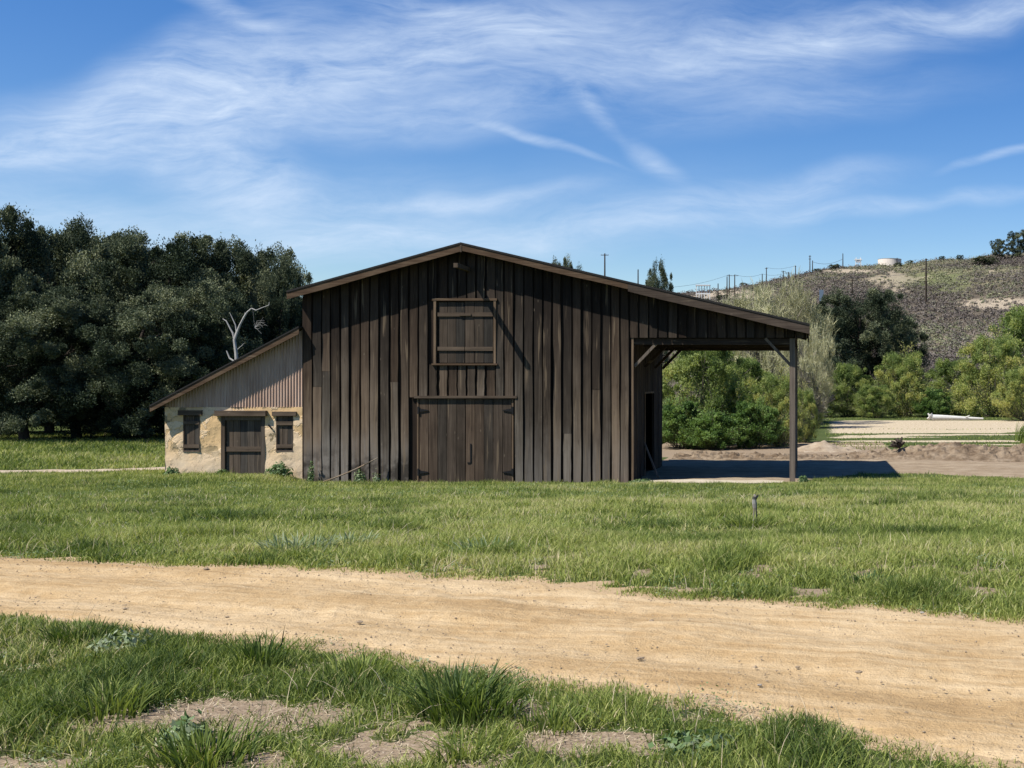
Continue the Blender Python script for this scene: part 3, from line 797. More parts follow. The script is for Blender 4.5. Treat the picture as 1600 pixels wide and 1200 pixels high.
# front wall
pass
bf = Boards(5); r = bf.r
mbk = MB()
def wallpoly(x0, x1, z0, drop, y0, y1, mb):
    xs = [x0, x1]
    if x0 < RX < x1: xs = [x0, RX, x1]
    for a, b in zip(xs[:-1], xs[1:]):
        za, zb = float(roofz(a, drop)), float(roofz(b, drop))
        mb.hexa([(a,y0,z0),(b,y0,z0),(b,y1,z0),(a,y1,z0),(a,y0,za),(b,y0,zb),(b,y1,zb),(a,y1,za)])
DX0, DX1, DZ1 = X_(652), X_(802), Z_(622)
WX0, WX1, WZ0, WZ1 = X_(680), X_(775), Z_(568), Z_(470)
wallpoly(BL, BR, -.3, .12, FY, FY+.03, mbk)
wallpoly(BR, X_(1236), HZ+.0, .12, FY, FY+.03, mbk)
x = BL+.02; pitch = .322
i = 0
while x < X_(1262)-.05:
    w = .235+.035*r.random()
    if x+w > X_(1262): w = X_(1262)-x
    x1 = x+w
    th = .030+.016*r.random(); bow = (.025 if r.random() < .75 else .085)*r.random()
    segs = [(-.12-.1*r.random(), None)]
    cx = (x+x1)/2
    z0 = -.12-.05*r.random()
    if cx > BR-.02: z0 = HZ-.01*r.random(); bow *= .3
    zt0, zt1 = float(roofz(x, .16)), float(roofz(x1, .16))
    off = .032
    def bd(za, ta, tb, bw=bow, o=off): bf.board((0, FY, 0), (1,0,0), (0,-1,0), x, x1, za, ta, tb, o, th, .012, bw, 14)
    if DX0-.10 < cx < DX1+.06:
        if WX0-.1 < cx < WX1+.06:
            bd(DZ1+.03, WZ0-.03, WZ0-.03, bow*.5); bd(WZ1+.03, zt0, zt1, bow*.3)
        else: bd(DZ1+.03, zt0, zt1)
    elif cx < BR-.02 and r.random() < .24:      # a butt joint part way up
        zj = 1.2+3.6*r.random()
        bd(z0, zj, zj, bow*.6, off+.004); bd(zj+.008, zt0, zt1)
    else: bd(z0, zt0, zt1)
    x += pitch*(.92+.16*r.random())
# boards of the wall facing the open bay, and their thin backing with a doorway
SY0, SY1, SZ = 41.0, 43.2, 2.95
sb = MB()
sb.box(BR-.03, BR, FY+.03, SY0, -.3, HZ+1.6); sb.box(BR-.03, BR, SY1, BY, -.3, HZ+1.6); sb.box(BR-.03, BR, SY0, SY1, SZ, HZ+1.6)
fr = bf; bf = Boards(6); bf.r = fr.r
y = FY+.05
while y < BY-.05:
    w = .22+.04*r.random()
    z0 = -.1
    if SY0-.1 < y+w/2 < SY1+.1: z0 = SZ
    bf.board((BR, 0, 0), (0,1,0), (1,0,0), y, min(y+w, BY), z0, HZ+1.5, HZ+1.5, .006, .03, .008, .01, 6)
    y += .31
P(fr.mb, 'wall', 'board'); P(bf.mb, 'bay_wall', 'shaded_side_board')
mbk.box(BL, BL+.04, FY+.03, BY, -.3, float(roofz(BL, .14))); 
wallpoly(BL, BR, -.3, .12, BY, BY+.04, mbk)
wallpoly(BR, X_(1240), HZ, .12, BY, BY+.04, mbk)
for s_ in sb.v: pass
mbk.v += sb.v; 
for q in sb.q: mbk.q.append(q+mbk.n)
mbk.n += sb.n
P(mbk, 'wall_backing', 'backing')
# corner boards
cb = MB(); cb.box(BL-.03, BL+.015, FY-.06, FY+.06, -.1, float(roofz(BL, .2))); P(cb, 'corner_board', 'backing')
cb = MB(); cb.box(BR-.02, BR+.045, FY-.05, FY+.05, -.1, HZ-.01)
P(cb, 'corner_board', 'palev')

# roof: sheathing, felt edge, rake boards
def slab(xa, za, xb, zb, y0, y1, t0, t1, mb):
    """layer between offsets t0..t1 above the roof line"""
    mb.hexa([(xa,y0,za+t0),(xb,y0,zb+t0),(xb,y1,zb+t0),(xa,y1,za+t0),(xa,y0,za+t1),(xb,y0,zb+t1),(xb,y1,zb+t1),(xa,y1,za+t1)])
YR0, YR1 = FY-OVH, BY+OVH
rf = MB(); slab(LX, LZ, RX, RZ, YR0-.02, YR1, -.03, .03, rf); slab(RX, RZ, EX, EZ, YR0-.02, YR1, -.03, .03, rf)
roof = P(rf, 'roof', 'roofing')
sh = MB(); slab(LX+.05, float(roofz(LX+.05)), RX, RZ, YR0+.06, YR1-.05, -.075, -.032, sh); slab(RX, RZ, EX-.03, float(roofz(EX-.03)), YR0+.06, YR1-.05, -.075, -.032, sh)
P(sh, 'roof_sheathing', 'backing')
def rake(xa, xb, h, mat, y=YR0):
    mb = MB(); n = 10; zs = []
    rr = np.random.default_rng(int(abs(xa*100)))
    X = np.linspace(xa, xb, n+1); V = []
    for k, xx in enumerate(X):
        zt = float(roofz(xx))-.032; w = .010*math.sin(xx*1.7)
        V += [(xx, y, zt-h+w), (xx, y, zt), (xx, y+.045, zt), (xx, y+.045, zt-h+w)]
    Q = []
    for k in range(n):
        a = 4*k; b = a+4
        Q += [(a, b, b+1, a+1), (a+1, b+1, b+2, a+2), (a+2, b+2, b+3, a+3), (a+3, b+3, b, a)]
    Q += [(0, 1, 2, 3), (4*n, 4*n+3, 4*n+2, 4*n+1)]
    mb.add(V, Q); return P(mb, 'rake_board', mat)
rake(LX, RX-.03, .225, 'fascia'); rake(RX+.03, X_(985), .205, 'fascia'); rake(X_(985)+.004, EX, .275, 'fascia_dark')
mb = MB(); mb.box(RX-.028, RX+.028, YR0-.012, YR0+.05, RZ-.29, RZ-.035); P(mb, 'ridge_cap', 'rail')
# purlin / rafters under the overhang and over the bay
mb = MB()
for k in range(14):
    yy = FY+.5+k*.58
    if yy < BY: mb.beam((BR+.1, yy, float(roofz(BR+.1))-.17), (EX-.12, yy, float(roofz(EX-.12))-.17), .05, .17)
P(mb, 'rafters', 'beam')
# gable drop at the low eave
mb = MB(); mb.box(X_(1243), EX-.05, FY-.02, FY+.04, Z_(529), float(roofz(EX-.05))-.08); P(mb, 'eave_board', 'backing')
mb = MB(); mb.box(EX-.07, EX-.03, FY-.25, BY+.25, EZ-.30, EZ-.06); P(mb, 'eave_fascia', 'beam')
# bay header beams, posts, braces
PX = X_(1238)
bays = [FY+.11, FY+2.6, FY+5.2, BY-.12]
for k, yy in enumerate(bays):
    mb = MB(); mb.box(BR+.05, PX+.1, yy-.08, yy+.08, HZ-.235, HZ-.03); P(mb, 'header_beam', 'beam')
    mb = MB(); s = .092
    n = 8
    for q in range(1):
        mb.box(PX-s, PX+s, yy-s, yy+s, -.25, (HZ-.24) if k else HZ-.02)
    P(mb, 'post', 'post')
    mb = MB(); mb.beam((BR+.06, yy, HZ-.95), (BR+.88, yy, HZ-.10), .09, .15, (0, 1, 0)); P(mb, 'brace', 'post' if k == 0 else 'beam')
    mb = MB(); mb.beam((PX-.06, yy-.02, HZ-.92), (PX-.90, yy-.02, HZ-.02), .09, .15, (0, 1, 0)); P(mb, 'brace', 'post' if k == 0 else 'beam')
mb = MB(); mb.box(PX-.09, PX+.09, FY+.2, BY-.2, HZ-.02, HZ+.22); P(mb, 'plate_beam', 'beam')
mb = MB(); mb.box(BR+.034, BR+.06, SY0-.06, SY0, -.1, SZ+.06); mb.box(BR+.034, BR+.06, SY0, SY1, SZ-.002, SZ+.06); P(mb, 'doorway_trim', 'palev')
# hay beam under the ridge
mb = MB(); mb.box(X_(732)-.065, X_(732)+.065, FY-1.40, FY+.02, Z_(421)-.07, Z_(421)+.07); P(mb, 'hay_beam', 'doorframe')
# loft hatch
mb = MB(); y0 = FY-.105; t = .055
mb.box(WX0-t*.4, WX0+t, y0, FY, WZ0, WZ1); hf = mb.build('hatch_frame', M['palev'], root)
mb = MB(); mb.box(WX1-t, WX1+t*.4, y0, FY, WZ0, WZ1); P(mb, 'frame_side', 'palev', hf)
mb = MB(); mb.box(WX0-.07, WX1+.06, y0-.012, FY, WZ1, WZ1+.075); P(mb, 'frame_rail', 'fascia', hf)
mb = MB(); mb.box(WX0-.08, WX1+.08, y0-.03, FY, WZ0-.055, WZ0); P(mb, 'frame_rail', 'fascia', hf)
def leaf(xa, xb, za, zb, nb, yf, th, seed, mat, name, par):
    b = Boards(seed); w = (xb-xa)/nb
    for k in range(nb):
        e0, e1 = .004+.006*b.r.random(), .004+.006*b.r.random()
        b.board((0, yf+th, 0), (1,0,0), (0,-1,0), xa+k*w+e0, xa+(k+1)*w-e1, za+.01*b.r.random(), zb-.01*b.r.random(), zb-.012*b.r.random(), 0, th+.006*b.r.random(), .004, .004, 8)
    return b.mb.build(name, M[mat], par)
xm = X_(727)
s1 = leaf(X_(686), xm-.006, WZ0+.02, WZ1-.05, 3, FY-.035, .03, 31, 'loft', 'shutter', root)
s2 = leaf(xm+.006, X_(771), WZ0+.02, WZ1-.02, 3, FY-.035, .03, 32, 'loft', 'shutter', root)
for sobj, a, b in ((s1, X_(684.5), xm-.01), (s2, xm+.01, X_(771))):
    for zc in (Z_(491.5), Z_(545)):
        mb = MB(); mb.box(a, b, FY-.075, FY-.037, zc-.065, zc+.065); P(mb, 'rail', 'rail', sobj)
mb = MB(); mb.box(X_(719), X_(737), FY-.10, FY-.076, Z_(493.5), Z_(490)); P(mb, 'latch', 'rail', s2)
# big front door: ten wide boards in two leaves
xm = X_(728)
d1 = leaf(X_(656), xm-.006, -.12, DZ1-.02, 5, FY-.055, .045, 41, 'door', 'door', root)
d2 = leaf(xm+.006, X_(800), -.12, DZ1-.03, 5, FY-.055, .045, 42, 'door', 'door', root)
for dobj, xh, sg in ((d1, X_(655), 1), (d2, X_(802), -1)):
    for zc in (Z_(641), Z_(737.5)):
        mb = MB(); mb.box(xh-.03, xh+.03, FY-.105, FY-.07, zc-.12, zc+.12)
        yq = FY-.09
        V = [(xh, yq, zc-.065), (xh+sg*.33, yq, zc-.012), (xh+sg*.33, yq, zc+.012), (xh, yq, zc+.065)]
        V2 = [(a, b+.02, c) for a, b, c in V]
        mb.add(V+V2, [(0,1,2,3),(4,7,6,5),(0,4,5,1),(1,5,6,2),(2,6,7,3),(3,7,4,0)])
        P(mb, 'hinge', 'iron', dobj)
mb = MB(); xq = X_(736.5); mb.box(xq-.018, xq+.018, FY-.083, FY-.06, Z_(723), Z_(693)); mb.box(xq-.11, xq-.018, FY-.083, FY-.06, Z_(724), Z_(722)); P(mb, 'slot_strip', 'iron', d2)  # dark strip added in place of the L-shaped handle slot
mb = MB(); mb.box(X_(649), X_(809), FY-.145, FY-.0, DZ1-.005, DZ1+.075); P(mb, 'door_header', 'rail')
mb = MB(); mb.box(X_(652.4), X_(654.6), FY-.055, FY-.002, -.1, DZ1-.03); P(mb, 'door_jamb', 'palev')
mb = MB(); mb.box(X_(800.6), X_(803), FY-.082, FY-.002, -.1, DZ1-.03); P(mb, 'door_jamb', 'palev')
mb = MB(); mb.box(BL-.02, BR-.3, FY-.02, FY+.3, -.4, .02); P(mb, 'footing', 'concrete')

# ------------------------------------------------------------------ adobe lean-to
LY = FY+.02; GZ = .22
lroot = empty('lean_to', (X_(366), LY, GZ), 'low adobe lean-to with peeling ochre plaster against the left end of the barn', 'lean-to')
def lz(px, py): return Z_(py)
AX0, AX1, AZ = X_(258.5), X_(473.5), Z_(636)
LD = LY-.40
LTX, LTZ, LBX, LBZ = X_(234, LD), Z_(635.5, LD), X_(473, LD), Z_(508.5, LD)
def rl(x, drop=0): return LTZ+(x-LTX)/(LBX-LTX)*(LBZ-LTZ)-drop
openings = [(X_(287), X_(313), Z_(706), Z_(649)), (X_(346), X_(415), GZ-.5, Z_(650)), (X_(432), X_(459), Z_(706), Z_(650))]
mb = MB()
# adobe front: grid with holes and a slightly uneven face
def adobe_face():
    xs = sorted(set([AX0, AX1]+[v for o in openings for v in o[:2]])); zs = sorted(set([GZ-.5, AZ]+[v for o in openings for v in o[2:]]))
    def fine(a): 
        out = []
        for p, q in zip(a[:-1], a[1:]):
            k = max(1, int((q-p)/.09)); out += list(np.linspace(p, q, k+1)[:-1])
        return np.array(out+[a[-1]])
    X = fine(xs); Z = fine(zs)
    XX, ZZ = np.meshgrid(X, Z); YY = LY-.05+(fbm(XX*2, ZZ*2, 121)-.5)*.07
    hole = np.zeros(XX.shape, bool)
    nx = len(X); Q = []; V = np.stack([XX, YY, ZZ], -1).reshape(-1, 3)
    for j in range(len(Z)-1):
        for i in range(nx-1):
            cx, cz = (X[i]+X[i+1])/2, (Z[j]+Z[j+1])/2
            if any(o[0] < cx < o[1] and o[2] < cz < o[3] for o in openings): continue
            Q.append((j*nx+i, j*nx+i+1, (j+1)*nx+i+1, (j+1)*nx+i))
    mb.add(V, Q)
    for o in openings:    # reveals
        x0, x1, z0, z1 = o
        mb.add([(x0,LY-.05,z0),(x0,LY+.22,z0),(x0,LY+.22,z1),(x0,LY-.05,z1)], [(0,1,2,3)])
        mb.add([(x1,LY-.05,z0),(x1,LY+.22,z0),(x1,LY+.22,z1),(x1,LY-.05,z1)], [(3,2,1,0)])
        mb.add([(x0,LY-.05,z0),(x1,LY-.05,z0),(x1,LY+.22,z0),(x0,LY+.22,z0)], [(0,1,2,3)])
        mb.add([(x0,LY-.05,z1),(x1,LY-.05,z1),(x1,LY+.22,z1),(x0,LY+.22,z1)], [(3,2,1,0)])
adobe_face()
mb.box(AX0+.001, AX0+.35, LY+.23, BY-.3, GZ-.6, AZ); mb.box(AX0+.3, AX1-.1, BY-.6, BY-.3, GZ-.6, AZ)
mb.add([(AX0,LY-.05,GZ-.5),(AX0,LY+.3,GZ-.5),(AX0,LY+.3,AZ),(AX0,LY-.05,AZ)], [(3,2,1,0)])
mb.add([(AX0,LY-.05,AZ),(AX1,LY-.05,AZ),(AX1,LY+.3,AZ),(AX0,LY+.3,AZ)], [(0,1,2,3)])
P(mb, 'adobe_wall', 'adobe', lroot)
# dark inner back for the openings
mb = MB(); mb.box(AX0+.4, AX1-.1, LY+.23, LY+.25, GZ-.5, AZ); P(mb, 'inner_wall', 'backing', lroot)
# corrugated gable
n = 700; xs = np.linspace(AX0+.01, AX1, n); V = []
for xx in xs:
    yy = LY-.045+.016*math.sin(xx*2*pi/.098)+.004*math.sin(xx*3.1)
    V += [(xx, yy, AZ-.01-.008*math.sin(xx*2.3)), (xx, yy, max(AZ, float(rl(xx, .04))))]
Q = [(2*i, 2*i+2, 2*i+3, 2*i+1) for i in range(n-1)]
mesh_np('gable_panel', V, Q, None, M['corr'], lroot)
# roof
xa, xb = LTX, BL-.005
rf = MB(); rf.hexa([(xa,LY-.42,rl(xa)),(xb,LY-.42,rl(xb)),(xb,BY,rl(xb)),(xa,BY,rl(xa)),(xa,LY-.42,rl(xa)+.05),(xb,LY-.42,rl(xb)+.05),(xb,BY,rl(xb)+.05),(xa,BY,rl(xa)+.05)])
P(rf, 'roof', 'roofing', lroot)
rk = MB(); ya = LY-.40
rk.hexa([(xa,ya,rl(xa)-.17),(xb,ya,rl(xb)-.21),(xb,ya+.045,rl(xb)-.21),(xa,ya+.045,rl(xa)-.17),(xa,ya,rl(xa)-.003),(xb,ya,rl(xb)-.003),(xb,ya+.045,rl(xb)-.003),(xa,ya+.045,rl(xa)-.003)])
P(rk, 'rake_board', 'fascia', lroot)
mb = MB()
for k in range(9): mb.beam((xa+.08, LY+.5+k*.8, rl(xa+.08)-.1), (xb, LY+.5+k*.8, rl(xb)-.1), .05, .14)
P(mb, 'rafters', 'beam', lroot)
# windows
for (x0, x1, z0, z1), (la, lb), zl in ((openings[0], (X_(280.5), X_(317)), (Z_(649), Z_(641))), (openings[2], (X_(427), X_(464.5)), (Z_(650), Z_(643)))):
    wv = leaf(x0+.03, x1-.03, z0+.04, z1-.01, 3, LY-.005, .03, int(x0*10) % 97, 'shutter', 'window', lroot)
    for zc in (z1-.24, z0+.19):
        mb = MB(); mb.box(x0+.02, x1-.02, LY-.062, LY-.042, zc-.06, zc+.06); P(mb, 'rail', 'rail', wv)
    mb = MB(); mb.box(x0-.0, x0+.035, LY-.055, LY+.1, z0, z1); mb.box(x1-.035, x1, LY-.055, LY+.1, z0, z1); mb.box(x0, x1, LY-.07, LY+.1, z0, z0+.045); P(mb, 'frame', 'doorframe', wv)
    mb = MB(); mb.box(la, lb, LY-.13, LY+.1, zl[0]+.004, zl[1]); P(mb, 'lintel', 'rail', wv)
# door
x0, x1, z0, z1 = openings[1]
dv = leaf(X_(352.5), X_(408.5), GZ-.1, Z_(656.5), 5, LY+.02, .035, 77, 'shutter', 'door', lroot)
mb = MB(); mb.box(X_(352), X_(408), LY-.03, LY+.018, Z_(705.5), Z_(698)); P(mb, 'rail', 'rail', dv)
mb = MB(); mb.box(x0, X_(352), LY-.06, LY+.1, GZ-.2, z1); mb.box(X_(408.5), x1, LY-.06, LY+.1, GZ-.2, z1); mb.box(X_(352)+.003, X_(408.5)-.003, LY-.055, LY+.1, Z_(656.5), z1); P(mb, 'frame', 'doorframe', dv)
mb = MB(); mb.box(X_(339), X_(418.5), LY-.20, LY+.1, Z_(650)+.004, Z_(641.5)); P(mb, 'lintel', 'rail', dv)
mb = MB(); mb.box(x0-.1, x1+.1, LY-.3, LY+.01, GZ-.3, GZ+.0); P(mb, 'doorstep', 'concrete', dv)
mb = MB(); mb.beam((X_(421), LY-.09, Z_(664)), (X_(427), LY-.1, Z_(670)), .03, .04); P(mb, 'latch', 'iron', lroot)

# ------------------------------------------------------------------ small things by the barn
mb = MB(); a = Vector(W_(505, 753, FY-.9)); b = Vector(W_(590, 715.5, FY-.27))
pts = [a.lerp(b, t)+Vector((0, 0, .05*sin(t*pi)*-1)) for t in np.linspace(0, 1, 9)]
mb.poly([tuple(p) for p in pts], np.linspace(.030, .020, 9), 6)
tag(mb.build('stick', M['pale'], origin=tuple(a)), 'long thin pale stick leaning low against the barn front left of the door', 'stick')
mb = MB(); mb.beam(W_(1028, 745, 39.6), W_(1007, 692, 40.9), .05, .10, (0, 1, 0))
tag(mb.build('plank', M['post'], origin=W_(1028, 745, 39.6)), 'grey plank leaning on the wall inside the open bay', 'plank')

def rng_(s): return np.random.default_rng(s)
def weed(name, px, gx, gy, R, Hh, nl, size, label, mat='weed', seed=1, tone=.5, cat='weed'):
    rg = rng_(seed); z = float(H(gx, gy)); n = nl
    d = rg.normal(size=(n, 3)); d[:, 2] = np.abs(d[:, 2]); d /= np.linalg.norm(d, axis=1, keepdims=True)
    rr = rg.random(n)**.45
    C = d*rr[:, None]*np.array([R, R*.8, Hh])*(.75+.5*vn(d[:, 0]*3+5, d[:, 1]*3, seed))[:, None]+np.array([gx, gy, z])
    V, Q = leaf_quads(C, size, rg, d, .6)
    o = mesh_np(name, V, Q, None, M[mat], attrs={'tone': np.repeat(np.clip(tone+.15*rg.normal(size=n), 0, 1), 4)}, origin=(gx, gy, z))
    return tag(o, label, cat)
weed('weed', 437, X_(437, 37.9), 37.85, .42, .42, 700, .05, 'leafy green weed below the right window of the lean-to', seed=2, tone=.45)
weed('weed', 269, X_(269, 37.9), 37.85, .30, .28, 450, .045, 'small leafy weed at the left corner of the lean-to', seed=3, tone=.35)
weed('weed', 346, X_(346, 37.9), 37.9, .26, .20, 300, .04, 'low dark weed beside the left jamb of the lean-to door', seed=4, tone=.3)
weed('weed', 485, X_(486, 38), 38.0, .14, .75, 300, .035, 'tall thin weed at the left corner of the barn front', seed=5, tone=.5)
weed('weed', 562, X_(562, 37.9), 37.9, .22, .50, 300, .04, 'grey green weed against the barn boards right of the pale stick', seed=6, tone=.65)
weed('weed', 590, X_(588, 37.9), 37.9, .15, .42, 200, .035, 'thin pale weed against the barn boards below the tip of the stick', seed=7, tone=.85)
weed('weed', 1255, X_(1256, 38.0), 38.0, .22, .3, 260, .04, 'scrubby weed at the foot of the bay post', seed=8, tone=.4)
weed('weed', 1002, X_(1003, 37.8), 37.6, .5, .14, 500, .04, 'low mat of weeds at the right corner of the barn front', seed=9, tone=.55)
def tuft(gx, gy, n, hh, rad_, label, seed, tone=.3, w=.010, spread=.7, mat='grass'):
    rg = rng_(seed); a = rg.random(n)*2*pi; r = rad_*rg.random(n)**.7
    x = gx+np.cos(a)*r; y = gy+np.sin(a)*r
    V, Q, T, A = blade_mesh(x, y, hh*(.45+.65*rg.random(n)), np.full(n, w), spread*(.15+rg.random(n)), a+rg.normal(size=n)*.5, np.clip(tone+.12*rg.normal(size=n), 0, 1), 4)
    z = float(H(gx, gy))
    return tag(mesh_np('grass_tuft', V, Q, T, M[mat], attrs={'tone': A}, origin=(gx, gy, z)), label, 'grass tuft', 'taller grass tufts')
def tg(px, py, *a, **k):
    x, y = toground(px, py); return tuft(x, y, *a, **k)
tg(715, 1118, 300, .27, .19, 'big dark green tuft of broad grass, tallest on the near verge', 11, tone=.16, w=.013, spread=.95)
tg(745, 1128, 300, .22, .20, 'wide grass tuft just right of the tallest dark tuft', 12, tone=.26)
tg(408, 1040, 160, .21, .12, 'dark upright grass tuft at the left edge of the road, above the bare soil', 13, tone=.2)
tg(118, 1008, 240, .16, .17, 'dark rounded grass tuft near the left end of the near verge', 14, tone=.2)
tg(560, 1060, 200, .17, .16, 'bushy mid green tuft between the two tallest dark tufts', 15, tone=.4)
tg(170, 1120, 220, .18, .16, 'spiky green tuft left of the bare soil patch', 16, tone=.38)
tg(320, 1195, 300, .18, .20, 'broad grass tuft at the bottom edge below the bare soil', 17, tone=.35)
tg(725, 1190, 120, .20, .16, 'loose pale green tuft at the bottom edge under the tallest tuft', 18, tone=.5, w=.007, spread=1.2)
tg(865, 1140, 160, .13, .14, 'small green tuft on the verge right of the dark soil', 19, tone=.4)
for i, (px, py, lab) in enumerate(((875, 1098, 'few thin seed stalks at the near road edge under the flat clod'), (935, 1112, 'sparse seed stalks at the near road edge, left of the densest stalks'), (985, 1122, 'densest group of seed stalks at the near road edge'), (1025, 1128, 'sparse seed stalks at the near road edge, right of the densest stalks'), (360, 1025, 'thin stalks at the near road edge above the bare soil'))):
    gx, gy = toground(px, py)
    o = tuft(gx, gy, 26, .17, .16, lab, 80+i, tone=.45, w=.003, spread=.35)
def dgrd(px, py):
    for d in np.arange(8, 60, .05):
        x = X_(px, d)
        if VY+F*(CZ-float(H(x, d)))/d < py: return x, d
    return x, d
x, y = dgrd(1172, 828)
tuft(x, y, 260, .30, .32, 'long grass tuft around the stub post in the field', 20, tone=.42, w=.014, spread=1.2)
SX, SY = dgrd(1179, 822); z = float(H(SX, SY)); k = F/SY
mb = MB(); hh = (822-775)/k
zz = np.linspace(0, hh, 8); mb.poly([(SX+.008*sin(q*9), SY, z+q-.05) for q in zz], [.034,.033,.03,.03,.027,.03,.034,.028], 7)
top = z+hh-.05
mb.poly([(SX, SY, top), (SX+.004, SY, top+.03), (SX+.025, SY, top+.045), (SX+.04, SY, top+.025)], [.03, .035, .032, .018], 7)
#mb.cyl((SX-.012, SY, top-.09), .045, .045, .03, 10)
tag(mb.build('stub_post', M['graywood'], origin=(SX, SY, z)), 'short weathered grey stub post with a hooked top standing in the field grass', 'post')
for (px, py, R, h_, lab, tn, sd) in ((265, 787, .9, .13, 'wide flat grey green weed patch in the grass before the lean-to', .8, 51), (292, 817, .35, .12, 'small dark leafy weed in the grass before the lean-to door', .15, 52),
                              (465, 862, .40, .22, 'bluish bushy weed in the field left of centre, near the road', .85, 53), (545, 855, .3, .18, 'small bluish weed right of the bushy one near the road', .8, 54), (760, 868, .35, .2, 'bushy green weed in the field below the big door, near the road', .65, 55), (1355, 912, .3, .12, 'dark low weed at the far road edge on the right', .2, 56)):
    gx, gy = dgrd(px, py)
    tuft(gx, gy, int(480*R), h_*1.0, R*.8, lab.replace('weed patch', 'tuft patch').replace('weed', 'tuft').replace(' one ', ' tuft '), sd, tone=tn, w=.016, spread=1.0, mat='weed')
for (px, py, R, h_, lab, tn, sd) in ((195, 1020, .22, .12, 'bluish leafy weed behind the rounded tuft on the near verge', .9, 61), (290, 1165, .12, .13, 'broad leaved weed at the bottom edge below the bare soil', .7, 62), (1090, 1175, .2, .07, 'flat green clover patch at the bottom edge right of centre', .5, 63)):
    gx, gy = toground(px, py)
    weed('weed', px, gx, gy, R, h_, 420, .020, lab, seed=sd, tone=tn)
def rock(px, py, r, label, seed, mat='stone'):
    gx, gy = toground(px, py); rg = rng_(seed)
    mb = MB(); k, m_ = 9, 6; V = []
    for j in range(m_+1):
        for i in range(k):
            a = i*2*pi/k; e = -pi/2+pi*j/m_; q = r*(.8+.4*rg.random())
            V.append((gx+q*cos(a)*cos(e)*1.25, gy+q*sin(a)*cos(e), float(H(gx, gy))+.02+q*.55*sin(e)))
    Q = [(j*k+i, j*k+(i+1)%k, (j+1)*k+(i+1)%k, (j+1)*k+i) for j in range(m_) for i in range(k)]
    mb.add(V, Q); tag(mb.build('stone', M[mat], origin=(gx, gy, float(H(gx, gy))), smooth=False), label, 'stone')
rock(1441, 961, 0.013, 'pale stone at the far road edge on the right', 1, 'concrete')
rock(1342, 1054, 0.016, 'brown stone on the right half of the road', 2)
rock(1000, 1035, 0.017, 'flat brown clod in the middle of the road', 3)
rock(562, 979, 0.017, 'brown clod on the road left of centre', 4)
rock(1246, 1046, 0.011, 'small brown stone on the road, left of the brown stone', 5)
rock(355, 970, 0.011, 'small dark stone on the left part of the road', 6)
rock(322, 894, 0.021, 'grey stone at the far road edge on the left', 7)
rock(1187, 1078, 0.011, 'small pale chip near the near road edge', 8, 'concrete')

# ------------------------------------------------------------------ trees
def tree_wood(rg, base, Hh, r0, spread, n1=7, n2=4, k=6):
    """trunk, limbs, side branches as tubes (local)"""
    mb = MB(); tips = []
    pts = [np.array([0, 0, -.2])]
    for i in range(1, 7): pts.append(np.array([.04*Hh*rg.normal()*.5, .04*Hh*rg.normal()*.5, Hh*.8*i/6]))
    pts = np.array(pts)+base; rad_ = np.linspace(r0, r0*.25, 7); mb.poly(pts, rad_, k+2)
    for i in range(n1):
        t = .15+.8*i/n1; q = t*6; j = min(5, int(q)); p = pts[j]+(pts[j+1]-pts[j])*(q-j)
        a = i*2.4+rg.random(); L = spread*(.75+.4*rg.random())*(1.05-.5*t)
        d = np.array([cos(a), sin(a), .35+.5*rg.random()])
        pp = [p]; 
        for s in range(4): d = d+rg.normal(size=3)*.18; pp.append(pp[-1]+d/np.linalg.norm(d)*L/4)
        mb.poly(pp, np.linspace(r0*.42*(1.1-t*.6), r0*.08, 5), k)
        for m_ in range(n2):
            q = pp[1+m_ % 4]; d2 = rg.normal(size=3); d2[2] = abs(d2[2]); d2 /= np.linalg.norm(d2)
            mb.poly([q, q+d2*L*.2, q+d2*L*.38+rg.normal(size=3)*.1], [r0*.12, r0*.07, r0*.03], 4)
    return mb
